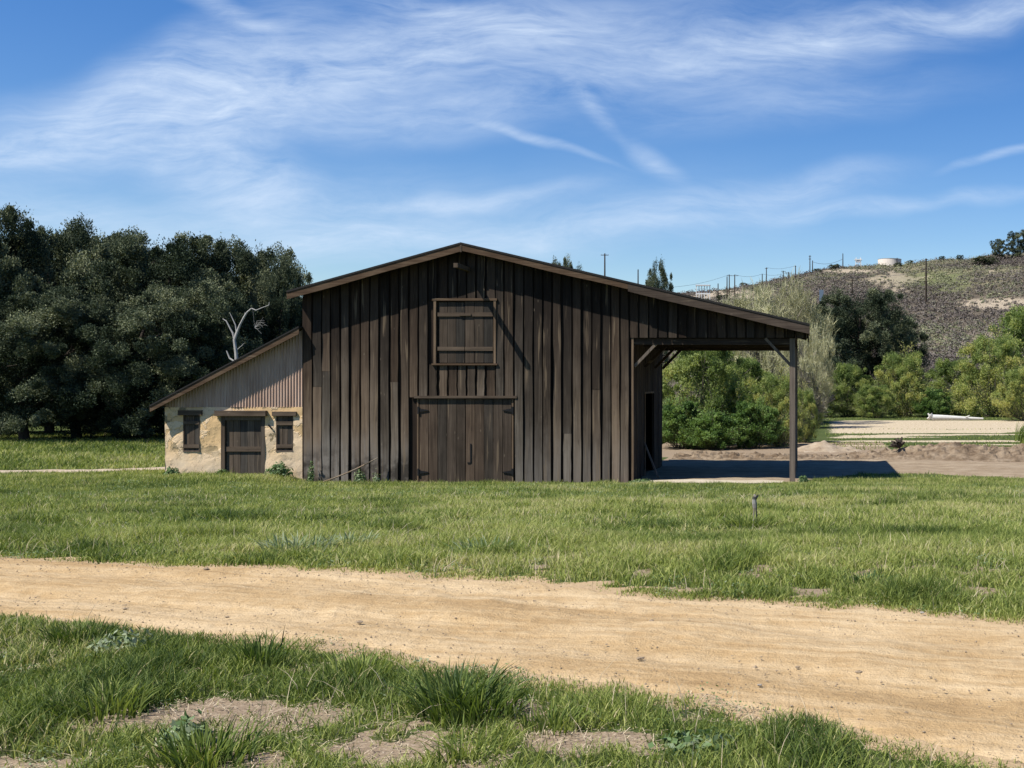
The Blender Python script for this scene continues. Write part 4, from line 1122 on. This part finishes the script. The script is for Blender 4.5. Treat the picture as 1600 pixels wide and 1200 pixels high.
def oak_mesh(seed, Hh, R, nb=26, sub=9, per=560, leafs=.066, asp=.5, prof=None, bsz=1.0, inner=30, up=.75, zs=1.35, tv=.16, tb=.22, rin=.50):
    rg = rng_(seed)
    C = []; rad_ = []; tone = []
    P0 = prof or [.62, .78, .98, 1.0, .72, .30]
    for b in range(nb):
        t = (b+.5)/nb; t = .06+.86*t**.85; a = b*2.4+rg.random()*.9
        pf = np.interp(t, [0, .2, .45, .65, .82, 1], P0)
        rr = R*pf*(rin+.34*rg.random()); cz = Hh*t
        B = np.array([rr*cos(a), rr*sin(a), cz]); br = min(Hh, R*2.4)*(.095+.065*rg.random())*bsz; bt = tb+.55*rg.random()
        for q in range(sub):
            d = rg.normal(size=3); d /= np.linalg.norm(d); d[2] = abs(d[2])*.9-.15
            d[:2] += np.array([cos(a), sin(a)])*.35
            C.append(B+d*br*(.55+.5*rg.random())*np.array([1, 1, zs])); rad_.append(min(Hh, R*2.4)*(.022+.05*rg.random()**1.3)*bsz); tone.append(bt+tv*rg.normal())
    for q in range(inner):      # inner foliage that closes the crown, darkened to put crown shade in its tone
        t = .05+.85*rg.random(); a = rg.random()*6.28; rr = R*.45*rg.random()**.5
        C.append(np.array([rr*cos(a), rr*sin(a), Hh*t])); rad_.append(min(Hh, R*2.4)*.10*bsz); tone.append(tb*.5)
    C = np.array(C); rad_ = np.array(rad_); tone = np.array(tone); n = len(C)
    d = rg.normal(size=(n, per, 3)); d /= np.linalg.norm(d, axis=2, keepdims=True)
    lump = .55+.9*vn(d[..., 0]*3+C[:, None, 0], d[..., 1]*3+d[..., 2]*2.5, seed)
    rr = rad_[:, None]*(.3+.8*rg.random((n, per))**.55)*lump
    Pp = (C[:, None]+d*rr[..., None]*np.array([1.0, 1.0, 1.05])).reshape(-1, 3)
    k = Pp[:, 2] > .05; dd = d.reshape(-1, 3)[k]
    tn = np.repeat(tone, per)[k]; Pp = Pp[k]
    ax = dd*.7+np.array([0, 0, up])+rg.normal(size=(len(Pp), 3))*.5
    V, Q = leaf_quads(Pp, leafs, rg, None, asp, ax)
    return V, Q, np.clip(np.repeat(tn+.07*rg.normal(size=len(tn)), 4), 0, 1)
BP = [.80, 1.0, 1.0, .85, .62, .25]
def bushfn(seed, H0, R0, leaf=.075, per=330, asp=.35, tb=.3, bare_=False, **k):
    def f():
        if bare_: cr = oak_mesh(seed, H0*.95, R0, nb=30, sub=9, per=52, leafs=.36, asp=.055, prof=[.35, .7, 1., 1., .75, .4], bsz=1.15, inner=24, up=.9, tv=.1, tb=.2)
        else: cr = oak_mesh(seed, H0*.92, R0, nb=24, sub=9, per=int(per*.8), leafs=leaf, asp=asp, prof=BP, bsz=1.05, inner=22, up=.5, zs=1.1, tb=tb, rin=.42)
        (V2, Q2, t2), st = shrub_mesh(seed, H0*(1.0 if bare_ else 1.02), R0*(.95 if bare_ else 1.0), nst=30, ntw=(30 if bare_ else 16), nl=(3 if bare_ else 16), leafs=leaf, asp=asp, jit=.17, thick=(3.0 if bare_ else 1.2), tone0=tb+.3)
        V1, Q1, t1 = cr
        return (np.concatenate([V1, V2]), np.concatenate([Q1, Q2+len(V1)]), np.concatenate([t1, t2])), st
    return f
PROT = {}
def plant(kind, name, mesh_fn, x, y, z, sx, sz, rot, label, cat, group, trunkmat, leafmat, crown='crown'):
    """first use builds meshes about the origin, later ones share them"""
    o = empty(name, (x, y, z), label, cat, group)
    if kind not in PROT:
        (V, Q, tn), wd = mesh_fn()
        a = mesh_np(crown, V, Q, None, M[leafmat], attrs={'tone': tn}) if V is not None else None
        b = wd.build('trunk', M[trunkmat]) if wd is not None else None
        PROT[kind] = (a, b)
        kids = [c for c in (a, b) if c]
    else:
        kids = []
        for c in PROT[kind]:
            if c: c2 = c.copy(); COL.objects.link(c2); kids.append(c2)
    for c in kids: c.parent = o
    o.scale = (sx, sx, sz); o.rotation_euler = (0, 0, rot)
    return o
def oakfn(seed, Hh=12, R=4.6, **k):
    def f():
        rg = rng_(seed+50); return oak_mesh(seed, Hh, R, **k), tree_wood(rg, np.zeros(3), Hh, .34, R*.8)
    return f
ALLOAK = 'evergreen oaks behind the lean-to and the left field'
oaks = [(-150, 335, 60, 0, 1.0, 'dark oak just beyond the left frame edge'), (-14, 322, 62, 1, .72, 'tall dark oak cut by the left frame edge, highest crown of the left wood'),
        (78, 346, 63, 2, .76, 'dark oak second from the left edge, over the open grass'), (150, 352, 67, 0, .80, 'broad dark oak third from the left edge'),
        (212, 366, 70, 1, .62, 'narrow oak whose top leans right, left of the sky gap'),
        (262, 364, 63, 1, .80, 'dark oak standing above the low eave of the lean-to'), (338, 378, 66, 2, .78, 'olive dark oak above the middle of the lean-to roof'),
        (402, 376, 68, 0, .68, 'lighter topped oak directly behind the white dead tree'), (440, 412, 66, 2, .40, 'lower oak tucked against the barn left eave'),
        (40, 452, 56, 2, .72, 'low leafy oak in front of the wood at the far left'), (225, 462, 58, 0, .72, 'low oak with sunlit boughs in front of the wood, left of the lean-to eave'), (120, 455, 58, 1, .72, 'low oak in front of the wood under the second and third crowns'),
        (300, 440, 60, 0, .7, 'low oak hidden low behind the middle of the lean-to roof'), (110, 372, 76, 1, 1.0, 'rear oak filling the gap between the second and third crowns'), (300, 402, 78, 2, .9, 'rear oak filling the gap over the lean-to roof'), (-20, 362, 78, 0, 1.0, 'rear oak behind the leftmost crown'), (392, 420, 80, 1, .8, 'rear oak behind the dead tree')]
for k, (px, py, d, v, s, lab) in enumerate(oaks):
    x = X_(px, d); zt = Z_(py, d); z = float(H(x, d))
    Hh = 12.0; sz = (zt-z)/Hh*1.0
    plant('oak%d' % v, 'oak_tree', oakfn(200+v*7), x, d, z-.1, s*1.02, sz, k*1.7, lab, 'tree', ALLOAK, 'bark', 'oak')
def dead_tree():
    D = 55.0; x0, z0 = X_(370, D), float(H(X_(370, D), D))
    mb = MB(); q = lambda px, py, dy=0: np.array([X_(px, D+dy), D+dy, Z_(py, D+dy)])
    def br(pts, r0, r1): mb.poly([q(*p) for p in pts], np.linspace(r0, r1, len(pts))*.44, 7)
    br([(366,700),(367,640),(371,590),(369,552),(366,530)], .26, .15)
    br([(366,532),(369,522),(374,510),(381,496),(386,488),(393,482)], .15, .07)
    br([(393,482),(400,485),(409,481),(420,477),(421,472)], .075, .025)
    br([(366,530),(364,521),(359,512),(354,502),(348,498)], .11, .045)
    br([(370,522),(368,508),(363,497),(359,489)], .08, .025)
    br([(382,496),(383,488)], .06, .03)
    br([(368,566),(359,560),(356,553),(354,548)], .11, .05)
    br([(371,546),(378,540),(382,536)], .05, .02)
    for i in range(9):
        rg = rng_(400+i); s = (405+rg.random()*8, 500+rg.random()*16)
        br([(395,483),(398,512),(s[0]-4, s[1]),(s[0]+8*rg.random(), s[1]-8+16*rg.random())], .02, .008)
    o = mb.build('dead_tree', M['greydead'], origin=(x0, D, z0))
    tag(o, 'bare white dead tree with forked limbs behind the lean-to roof', 'dead tree')
dead_tree()

def shrub_mesh(seed, Hh, R, nst=26, ntw=16, nl=22, leafs=.09, asp=.32, jit=.16, upright=.55, tone0=.5, tvar=.25, bare_=False, thick=1.0):
    rg = rng_(seed)
    a = rg.random(nst)*2*pi; e = rg.random(nst)**.7
    d = np.stack([np.cos(a)*e, np.sin(a)*e, upright+.6*rg.random(nst)], 1); 
    L = np.linalg.norm(d/np.array([R, R, Hh]), axis=1); d = d/L[:, None]*(.72+.33*rg.random(nst))[:, None]
    K = 6; P0 = np.stack([np.cos(a)*.1*R, np.sin(a)*.1*R, 0*a], 1)
    t = np.linspace(0, 1, K+1)
    bend = rg.normal(size=(nst, 3))*.08*Hh
    S = P0[:, None]+d[:, None]*t[None, :, None]+bend[:, None]*(t*(1-t)*2)[None, :, None]
    S[:, :, 2] -= (.10*Hh*e)[:, None]*t[None]**2
    mb = MB(); r = .018*Hh/4
    for k in range(K): mb.tubes(S[:, k], S[:, k+1], r*(1-.8*t[k])*1.5, r*(1-.8*t[k+1])*1.5, 4)
    # twigs
    ti = .18+.82*rg.random((nst, ntw)); si = np.repeat(np.arange(nst), ntw); tt = ti.reshape(-1)
    q = tt*K; j = np.minimum(K-1, q.astype(int)); f = (q-j)[:, None]
    B = S[si, j]*(1-f)+S[si, j+1]*f
    dd = d[si]/np.linalg.norm(d[si], axis=1, keepdims=True)
    od = B*np.array([1, 1, .3]); od /= np.linalg.norm(od, axis=1, keepdims=True)+1e-6
    td = dd*.55+od*.3+rg.normal(size=(len(B), 3))*.5; td[:, 2] += .15; td /= np.linalg.norm(td, axis=1, keepdims=True)
    TL = (.13+.16*rg.random(len(B)))*Hh*(1.15-.5*tt)
    E = B+td*TL[:, None]+np.array([0, 0, -.02*Hh])*rg.random((len(B), 1))
    mb.tubes(B, E, r*.35*thick, r*.12*thick, 3)
    n = len(B)*nl
    s = rg.random((len(B), nl)); C = B[:, None]+(E-B)[:, None]*s[..., None]+rg.normal(size=(len(B), nl, 3))*jit
    ax = np.repeat(td[:, None], nl, 1).reshape(-1, 3)
    C = C.reshape(-1, 3); k = C[:, 2] > .02; 
    stt = tone0+tvar*(rg.random(nst)-.5)*2
    tn = np.repeat(stt[si], nl)+.07*rg.normal(size=n)
    C, ax, tn = C[k], ax[k], tn[k]
    V, Q = leaf_quads(C, leafs, rg, None, asp, ax*1.0)
    return (V, Q, np.clip(np.repeat(tn, 4), 0, 1)), mb
WG = 'willows and scrub along the far side of the yard'
def willow(kind, px, base, d, top, Rpx, label, rot=0, **kw):
    x = X_(px, d); z = float(H(x, d)); Hh = (Z_(top, d)-z); R = Rpx/F*d
    mat = kw.pop('mat', 'willow'); bark = kw.pop('bark', 'twig'); H0, R0 = kw.pop('H0', 7.0), kw.pop('R0', 3.6); name = kw.pop('name', 'willow_tree')
    def f():
        a, b = shrub_mesh(seed=kw.pop('seed', 1), Hh=H0, R=R0, **kw); return a, b
    o = plant(kind, name, f, x, d, z-.05, R/R0, Hh/H0, rot, label, 'bush' if name == 'bush' else 'tree', WG, bark, mat)
def rb(kind, seed, px, base, d, top, Rpx, label, rot, mat, name='willow_tree', H0=7.0, R0=3.4, bark='twig', **kw):
    x = X_(px, d); z = float(H(x, d)); Hh = (Z_(top, d)-z); R = Rpx/F*d
    plant(kind, name, bushfn(seed, H0, R0, **kw), x, d, z-.05, R/R0, Hh/H0, rot, label, 'bush' if name == 'bush' else 'tree', WG, bark, mat)
GW = dict(kind='gw', seed=301, mat='willow', tb=.22)
YW = dict(kind='yw', seed=302, mat='willow', tb=.48, per=260)
DB = dict(kind='db', seed=303, mat='bush', tb=.15, name='bush', H0=5.0, R0=3.4, asp=.5, leaf=.085)
BT = dict(kind='bt', seed=304, mat='palewillow', bare_=True, name='cottonwood_tree', H0=9.0, R0=4.5, bark='barkpale')
def E(t, *a): kw = dict(t); rb(px=a[0], base=a[1], d=a[2], top=a[3], Rpx=a[4], label=a[5], rot=a[6], **kw)
E(GW, 1098, 705, 61, 512, 78, 'bright green willow seen through the left half of the bay', .3)
E(DB, 1062, 705, 58.5, 622, 52, 'dense dark green bush beside the barn wall, seen through the bay', 0)
E(DB, 1118, 705, 57.5, 640, 58, 'rounded green bush in the middle of the bay opening', 2.0)
E(DB, 1178, 703, 58.5, 622, 52, 'olive bush in the right half of the bay opening', 4.1)
E(YW, 1218, 700, 60.5, 575, 46, 'yellow green willow behind the bay post', 1.0)
E(GW, 1162, 700, 66, 548, 66, 'rear green willow filling the middle of the bay', 2.2)
E(YW, 1256, 690, 64, 600, 30, 'low yellow green willow just right of the bay post', 3.0)
E(BT, 1218, 660, 92, 436, 78, 'big pale half bare cottonwood rising above the bay roof', .5)
E(BT, 1262, 660, 84, 515, 42, 'pale grey bare cottonwood between the bay eave and the dark oak', 2.5)
E(BT, 1165, 660, 96, 462, 62, 'half bare cottonwood behind the bay roof, left of the big pale one', 4.0)
E(GW, 1325, 650, 112, 560, 42, 'green willow standing before the dark oak', 5.0)
E(YW, 1412, 650, 112, 543, 52, 'olive willow with a dark forked stem right of the dark oak', .8)
E(GW, 1288, 655, 110, 585, 34, 'short dark green willow between the eave and the scrub line', 1.8)
E(GW, 1368, 650, 108, 596, 36, 'low scrubby willow between two taller ones', 3.8)
E(GW, 1492, 650, 118, 552, 52, 'mid green willow at the foot of the hill, left of the tall right group', 4.4)
E(YW, 1552, 650, 112, 515, 66, 'yellow tinged willow in the right group behind the log', 2.9)
E(GW, 1622, 650, 120, 462, 92, 'tallest willow, cut by the right frame edge', 3.3)
E(YW, 1604, 655, 100, 565, 52, 'yellow green willow at the right frame edge before the tallest one', 5.5)
E(GW, 1745, 655, 112, 500, 90, 'green willow beyond the right frame edge', .9)
E(DB, 1455, 650, 110, 605, 38, 'low green bush beside the log root end', 1.2)
d = 128; x = X_(1340, d)
plant('oak1', 'oak_tree', oakfn(207), x, d, float(H(x, d)), 1.3, (Z_(452, d))/12, 2.2, 'large round dark oak at the foot of the hill right of the bay', 'tree', 'dark oaks at the foot of the hill', 'bark', 'oak')
x = X_(1298, 134); plant('oak2', 'oak_tree', oakfn(214), x, 134, 0, .95, (Z_(474, 134))/12, 1.2, 'smaller dark oak on the left shoulder of the round oak', 'tree', 'dark oaks at the foot of the hill', 'bark', 'oak')
x = X_(1388, 132); plant('oak0', 'oak_tree', oakfn(200), x, 132, 0, .95, (Z_(486, 132))/12, .2, 'smaller dark oak on the right shoulder of the round oak', 'tree', 'dark oaks at the foot of the hill', 'bark', 'oak')
# trees far behind the barn roof
for (px, top, d, s, v, lab) in ((1026, 417, 170, .62, 2, 'dark conical tree poking above the barn roof right of the ridge'), (882, 404, 110, .45, 0, 'small green treetop showing above the barn roof right of the ridge')):
    x = X_(px, d); plant('oak%d' % v, 'oak_tree', oakfn(200+v*7), x, d, 0, s, Z_(top, d)/12, 1, lab, 'tree', 'treetops above the barn roof', 'bark', 'oak')
# grassy clump at the right edge by the berm
def reeds():
    rg = rng_(77); n = 9000; x = 11+8*rg.random(n); y = 56+10*rg.random(n)
    k = (fbm(x*.5, y*.5, 131) > .38) & (x-11 > (y-56)*.06); x, y = x[k], y[k]; n = len(x)
    V, Q, T, A = blade_mesh(x, y, .75+.9*rg.random(n), np.full(n, .035), .2+.6*rg.random(n), .5*rg.normal(size=n), np.clip(.33+.12*rg.normal(size=n), 0, 1), 3)
    tag(mesh_np('tall_grass', V, Q, T, M['grass'], attrs={'tone': A}), 'tall dark green grass behind the berm at the right edge', 'tall grass', kind='stuff')
    n = 17000; u = -.02+.24*rg.random(n); y = 56+66*rg.random(n); x = u*y
    k = (sandy(x, y) < .4) & (x > 1) & (fbm(x*.4, y*.4, 161) > .42); x, y = x[k], y[k]; n = len(x)
    V, Q, T, A = blade_mesh(x, y, .06+.10*rg.random(n), np.full(n, .06), .3+.6*rg.random(n), rg.random(n)*6.28, np.clip(.42+.14*rg.normal(size=n), 0, 1), 1)
    tag(mesh_np('field_grass', V, Q, T, M['grass'], attrs={'tone': A}), 'green grass among the pale sandy flats beyond the yard', 'grass', kind='stuff')
reeds()
def log():
    d = 100.; a = np.array(W_(1455, 653.5, d)); b = np.array(W_(1536, 657.5, d+1)); mb = MB()
    pts = [a+(b-a)*t+np.array([0, 0, -.03+.05*sin(t*5)]) for t in np.linspace(0, 1, 9)]
    z = float(H(a[0], d)); dz = z+.22-pts[0][2]; pts = [p+np.array([0, 0, dz]) for p in pts]
    for i, p in enumerate(pts): p[2] = float(H(p[0], p[1]))+.30-.018*i
    mb.poly(pts, np.linspace(.26, .09, 9), 9)
    p = pts[0]; mb.tubes([p], [p+np.array([-.15, 0, .12])], .28, .36, 9); mb.poly([p, p+np.array([-.3, 0, .35])], [.14, .06], 6); mb.poly([p, p+np.array([-.35, .1, -.1])], [.13, .05], 6)
    mb.poly([pts[5], pts[5]+np.array([.5, -.2, .25])], [.08, .03], 6)
    tag(mb.build('fallen_log', M['deadwood'], origin=tuple(p)), 'long white fallen log lying before the scrub line', 'log')
    x, y = X_(1402, 51.5), 50.5
    mb = MB(); rg = rng_(5); z = float(H(x, y))+.55
    for i in range(16):
        v = rg.normal(size=3); v[2] = abs(v[2])*.8; v /= np.linalg.norm(v); mb.poly([(x, y, z), tuple(np.array([x, y, z])+v*.25), tuple(np.array([x, y, z])+v*.42+rg.normal(size=3)*.06)], [.10, .07, .03], 5)
    tag(mb.build('root_stump', M['bark'], origin=(x, y, z)), 'brown upturned root stump on top of the berm', 'stump')
log()

# ------------------------------------------------------------------ hilltop: brush, poles, tank
def make_brush():
    rg = rng_(90); n = 17000
    px = 1060+640*rg.random(n); y = 235+(RD+12-235)*rg.random(n)**.85; x = X_(px, 1)*y
    z = hillz(x, y); g, s, so = patchval(x, y)
    keep = rg.random(n) > np.clip(.75*so+.42*s+.25*g, 0, .9); x, y, z, g, s = x[keep], y[keep], z[keep], g[keep], s[keep]; n = len(x)
    R = (.6+2.4*rg.random(n)**4)*(1+.3*g)
    per = 30
    d = rg.normal(size=(n, per, 3)); d[..., 2] = np.abs(d[..., 2]); d /= np.linalg.norm(d, axis=2, keepdims=True)
    C = np.stack([x, y, z], 1)[:, None]+d*R[:, None, None]*np.array([1.15, 1.15, .85])*(.6+.4*rg.random((n, per, 1)))
    V, Q = leaf_quads(C.reshape(-1, 3), .24, rg, d.reshape(-1, 3), .8)
    big = fbm(x*.03, y*.03, 95)
    tn = np.clip(.38+1.1*(big-.5)+.13*rg.normal(size=n)+.28*s+.22*g, 0, .95)
    tn = np.clip(tn-.28*(R > 1.3), 0, .95)
    tag(mesh_np('chaparral', V, Q, None, M['brush'], attrs={'tone': np.repeat(np.repeat(tn, per), 4)}), 'grey brown chaparral brush covering the hillside', 'brush', kind='stuff')
make_brush()
def onridge(px, d=RD): x = X_(px, d); return x, d, float(hillz(np.array(x), np.array(d)))
HG = 'round bushes on the hillside'
for k, (px, dd, s, sz, v, lab) in enumerate([(1538, 500, 1.7, .5, 0, 'wide dark green bush alone on the pale upper slope'), (1277, 540, .75, .35, 1, 'dark round bush below the roof poles on the ridge left part'), (1304, 540, .8, .38, 2, 'dark bush on the ridge between the poles and the white frame'),
        (1422, 545, .55, .33, 0, 'round bush on the ridge just right of the tank'), (1472, 548, .5, .33, 1, 'round bush on the skyline right of the tall pole'), (1500, 548, .55, .38, 2, 'pair topped bush on the skyline midway to the right trees'), (1162, 540, .6, .35, 0, 'green bush on the ridge left part above the bay roof'),
        (1403, 530, .7, .3, 2, 'dark bush on the slope below the tank'), (1100, 420, .8, .33, 0, 'olive bush showing over the bay roof by the white rack'), (1128, 430, .8, .35, 1, 'dark bush right of the white rack over the bay roof')]):
    x = X_(px, dd); z = float(hillz(np.array(x), np.array(float(dd))))
    plant('oak%d' % v, 'bush', oakfn(200+v*7), x, dd, z-.8, s*.75, sz*.75, k, lab, 'bush', HG, 'bark', 'oak', 'foliage')
for k, (px, top, dd, s, v, lab) in enumerate([(1562, 372, 520, 1.25, 1, 'left grey green tree of the clump on the skyline'), (1590, 359, 522, 1.5, 2, 'tallest grey green tree of the skyline clump'), (1630, 352, 525, 1.5, 0, 'grey green tree of the skyline clump beyond the frame edge')]):
    x = X_(px, dd); z = float(hillz(np.array(x), np.array(float(dd))))
    plant('oak%d' % v, 'ridge_tree', oakfn(200+v*7), x, dd, z-.5, s*.72, (Z_(top, dd)-z)/12, k*2., lab, 'tree', 'trees on the skyline at the right', 'bark', 'oak')
def upole(px, top, bot, d, arms, label, th=.17, armw=2.2):
    x = X_(px, d); zt, zb = Z_(top, d), Z_(bot, d)-1.5
    o = empty('utility_pole', (x, d, zb), label, 'utility pole', 'utility poles along the ridge')
    mb = MB(); mb.poly([(x, d, zb), (x, d, zb+(zt-zb)*.5), (x, d, zt)], [th*1.2, th, th*.8], 8); mb.build('pole', M['darkpole'], o)
    for a in range(arms):
        mb = MB(); zz = zt-.5-a*1.3; mb.box(x-armw/2, x+armw/2, d-.16, d-.04, zz-.08, zz+.08); cr = mb.build('crossarm', M['darkpole'], o)
        for q in (-.46, -.2, .2, .46):
            m2 = MB(); m2.cyl((x+armw*q, d-.1, zz+.08), .06, .04, .22, 8); m2.build('insulator', M['insul'], cr)
    return (x, d, zt)
tops = []
pl = [(945, 396, 470, 330, 1, 'pole with crossarm just right of the barn ridge', 2.2), (997, 421, 470, 400, 0, 'bare pole left of the dark treetop', 0),
      (1122, 443, 462, 470, 0, 'short pole right of the white rack', 0), (1136, 432, 465, 480, 0, 'left slim pole of the close pair above the bay roof', 0), (1139.5, 429, 465, 486, 1, 'right slim pole of the close pair above the bay roof', 2.0), (1148, 429, 470, 470, 1, 'pole with wide crossarm right of the close pair', 3.0),
      (1191, 428, 452, 500, 0, 'bare pole before the ridge midway over the bay roof', 0), (1197.5, 418, 444, 540, 1, 'tall pole with small crossarm midway over the bay roof', 1.4), (1224, 423, 440, 545, 1, 'short pole with crossarm on the ridge above the pale cottonwood', 2.2),
      (1232, 425, 445, 500, 1, 'wide armed pole before the short ridge pole', 3.0), (1243, 415, 438, 548, 1, 'slim pole above the end of the bay roof', .8), (1265.5, 399, 426, 548, 2, 'tallest ridge pole with two crossarms', 1.2), (1269.5, 407, 424, 546, 0, 'plain pole close beside the tallest ridge pole', 0),
      (1331.5, 436, 462, 420, 1, 'pole with crossarm on the lower slope before the white frame', 3.2), (1447, 404, 464, 380, 0, 'tall dark pole standing on the slope left of the green patch', 0), (1317, 396, 418, 549, 0, 'thin antenna pole left of the white frame', 0)]
PT = {}
for (px, t, b, d, arms, lab, aw) in pl:
    PT[px] = upole(px, t, b, d, arms, lab, th=.30 if px in (1447,) else .23, armw=aw or 2)
def wire(a, b, sag, label, r=.045):
    a, b = np.array(a), np.array(b); t = np.linspace(0, 1, 15)
    P_ = a+(b-a)*t[:, None]; P_[:, 2] -= sag*4*t*(1-t); mb = MB(); mb.poly(P_, r, 4)
    tag(mb.build('power_line', M['wire'], origin=tuple(a)), label, 'power line', 'power lines along the ridge')
wire(W_(1044, 449, 430), PT[1139.5], 1.0, 'sagging line from behind the dark treetop to the close pole pair')
wire(PT[1148], PT[1191], 1.0, 'line between the wide armed pole and the bare pole over the bay roof')
wire(PT[1191], PT[1232], 1.0, 'line from the bare pole to the wide armed pole near the ridge')
wire(PT[1197.5], PT[1243], 1.0, 'line between the two slim poles on the ridge')
wire(W_(1269.5, 409, 546), W_(1316, 405, 549), 1.6, 'sagging line between the tallest ridge pole and the antenna pole', .07)
wire(W_(1447, 412, 380), W_(1700, 419, 370), .8, 'pale line running right from the tall dark slope pole', .05)
wire(W_(1232, 428, 500), W_(1447, 424, 380), 2.0, 'long line from the ridge poles down to the tall dark slope pole')
# water tank
d = 548; x = X_(1390, d); z = float(hillz(np.array(x), np.array(float(d))))
tz, tb = Z_(404.5, d), Z_(418, d)
o = empty('water_tank', (x, d, tb), 'round beige water tank on the ridge', 'water tank')
mb = MB(); mb.cyl((x, d, tb), 5.6, 5.6, tz-tb-.25, 40); mb.build('tank_shell', M['tank'], o, smooth=False)
mb = MB(); mb.cyl((x, d, tz-.25), 5.72, .5, .55, 40); mb.build('tank_roof', M['tank'], o)
mb = MB(); mb.box(x+3.1, x+3.4, d-5.2, d-4.6, tb, tz); mb.build('ladder', M['wire'], o)
# white frame tower
x = X_(1341, d); tb, tz = Z_(417, d), Z_(402.5, d); h = tz-tb
o = empty('lattice_tower', (x, d, tb), 'white steel frame tower between the antenna pole and the water tank', 'tower')
for sx in (-1, 1):
    for sy in (-1, 1):
        mb = MB(); mb.beam((x+sx*1.3, d+sy*1.3, tb), (x+sx*1.0, d+sy*1.0, tz), .28, .28, (0, 1, 0)); mb.build('leg', M['white'], o)
mb = MB(); mb.box(x-1.75, x+1.75, d-1.3, d+1.3, tb+h*.72, tb+h*.82); mb.box(x-1.0, x+.9, d-1, d+1, tb+h*.5, tb+h*.715); mb.build('platform', M['white'], o)
mb = MB(); mb.beam((x-1.3, d-1.35, tb+.2), (x+1.2, d-1.35, tb+h*.7), .15, .15, (0, 1, 0)); mb.beam((x+1.3, d-1.35, tb+.2), (x-1.2, d-1.35, tb+h*.7), .15, .15, (0, 1, 0)); mb.build('brace', M['white'], o)
# white rack structure over the bay roof
d = 440.; x0, x1 = X_(1088, d), X_(1109, d); zb, zt = Z_(463, d), Z_(446, d)
o = empty('steel_rack', ((x0+x1)/2, d, zb), 'white open steel rack showing above the bay roof', 'rack')
for k in range(6):
    xx = x0+(x1-x0)*k/5; mb = MB(); mb.box(xx-.12, xx+.12, d-.12, d+.12, zb-2, zt-.15); mb.build('leg', M['white'], o)
mb = MB(); mb.box(x0-.2, x1+.2, d-1.2, d+1.2, zt-.15, zt+.2); mb.box(x0, x1, d-.16, d-.125, zb+.8, zb+1.2); mb.build('top_rail', M['white'], o)
# blue grey sign-like board between the cottonwood and the oak
d = 250.; x = X_(1283.5, d); zb, zt = Z_(472, d), Z_(453, d)
o = empty('water_box', (x, d, zb-3), 'narrow blue grey box on a stand left of the dark oak', 'box')
mb = MB(); mb.box(x-.45, x+.45, d-.4, d+.4, zb, zt); mb.build('box_body', M['bluepanel'], o)
mb = MB(); mb.box(x-.35, x-.25, d-.05, d+.05, zb-8, zb); mb.box(x+.25, x+.35, d-.05, d+.05, zb-8, zb); mb.build('stand', M['wire'], o)
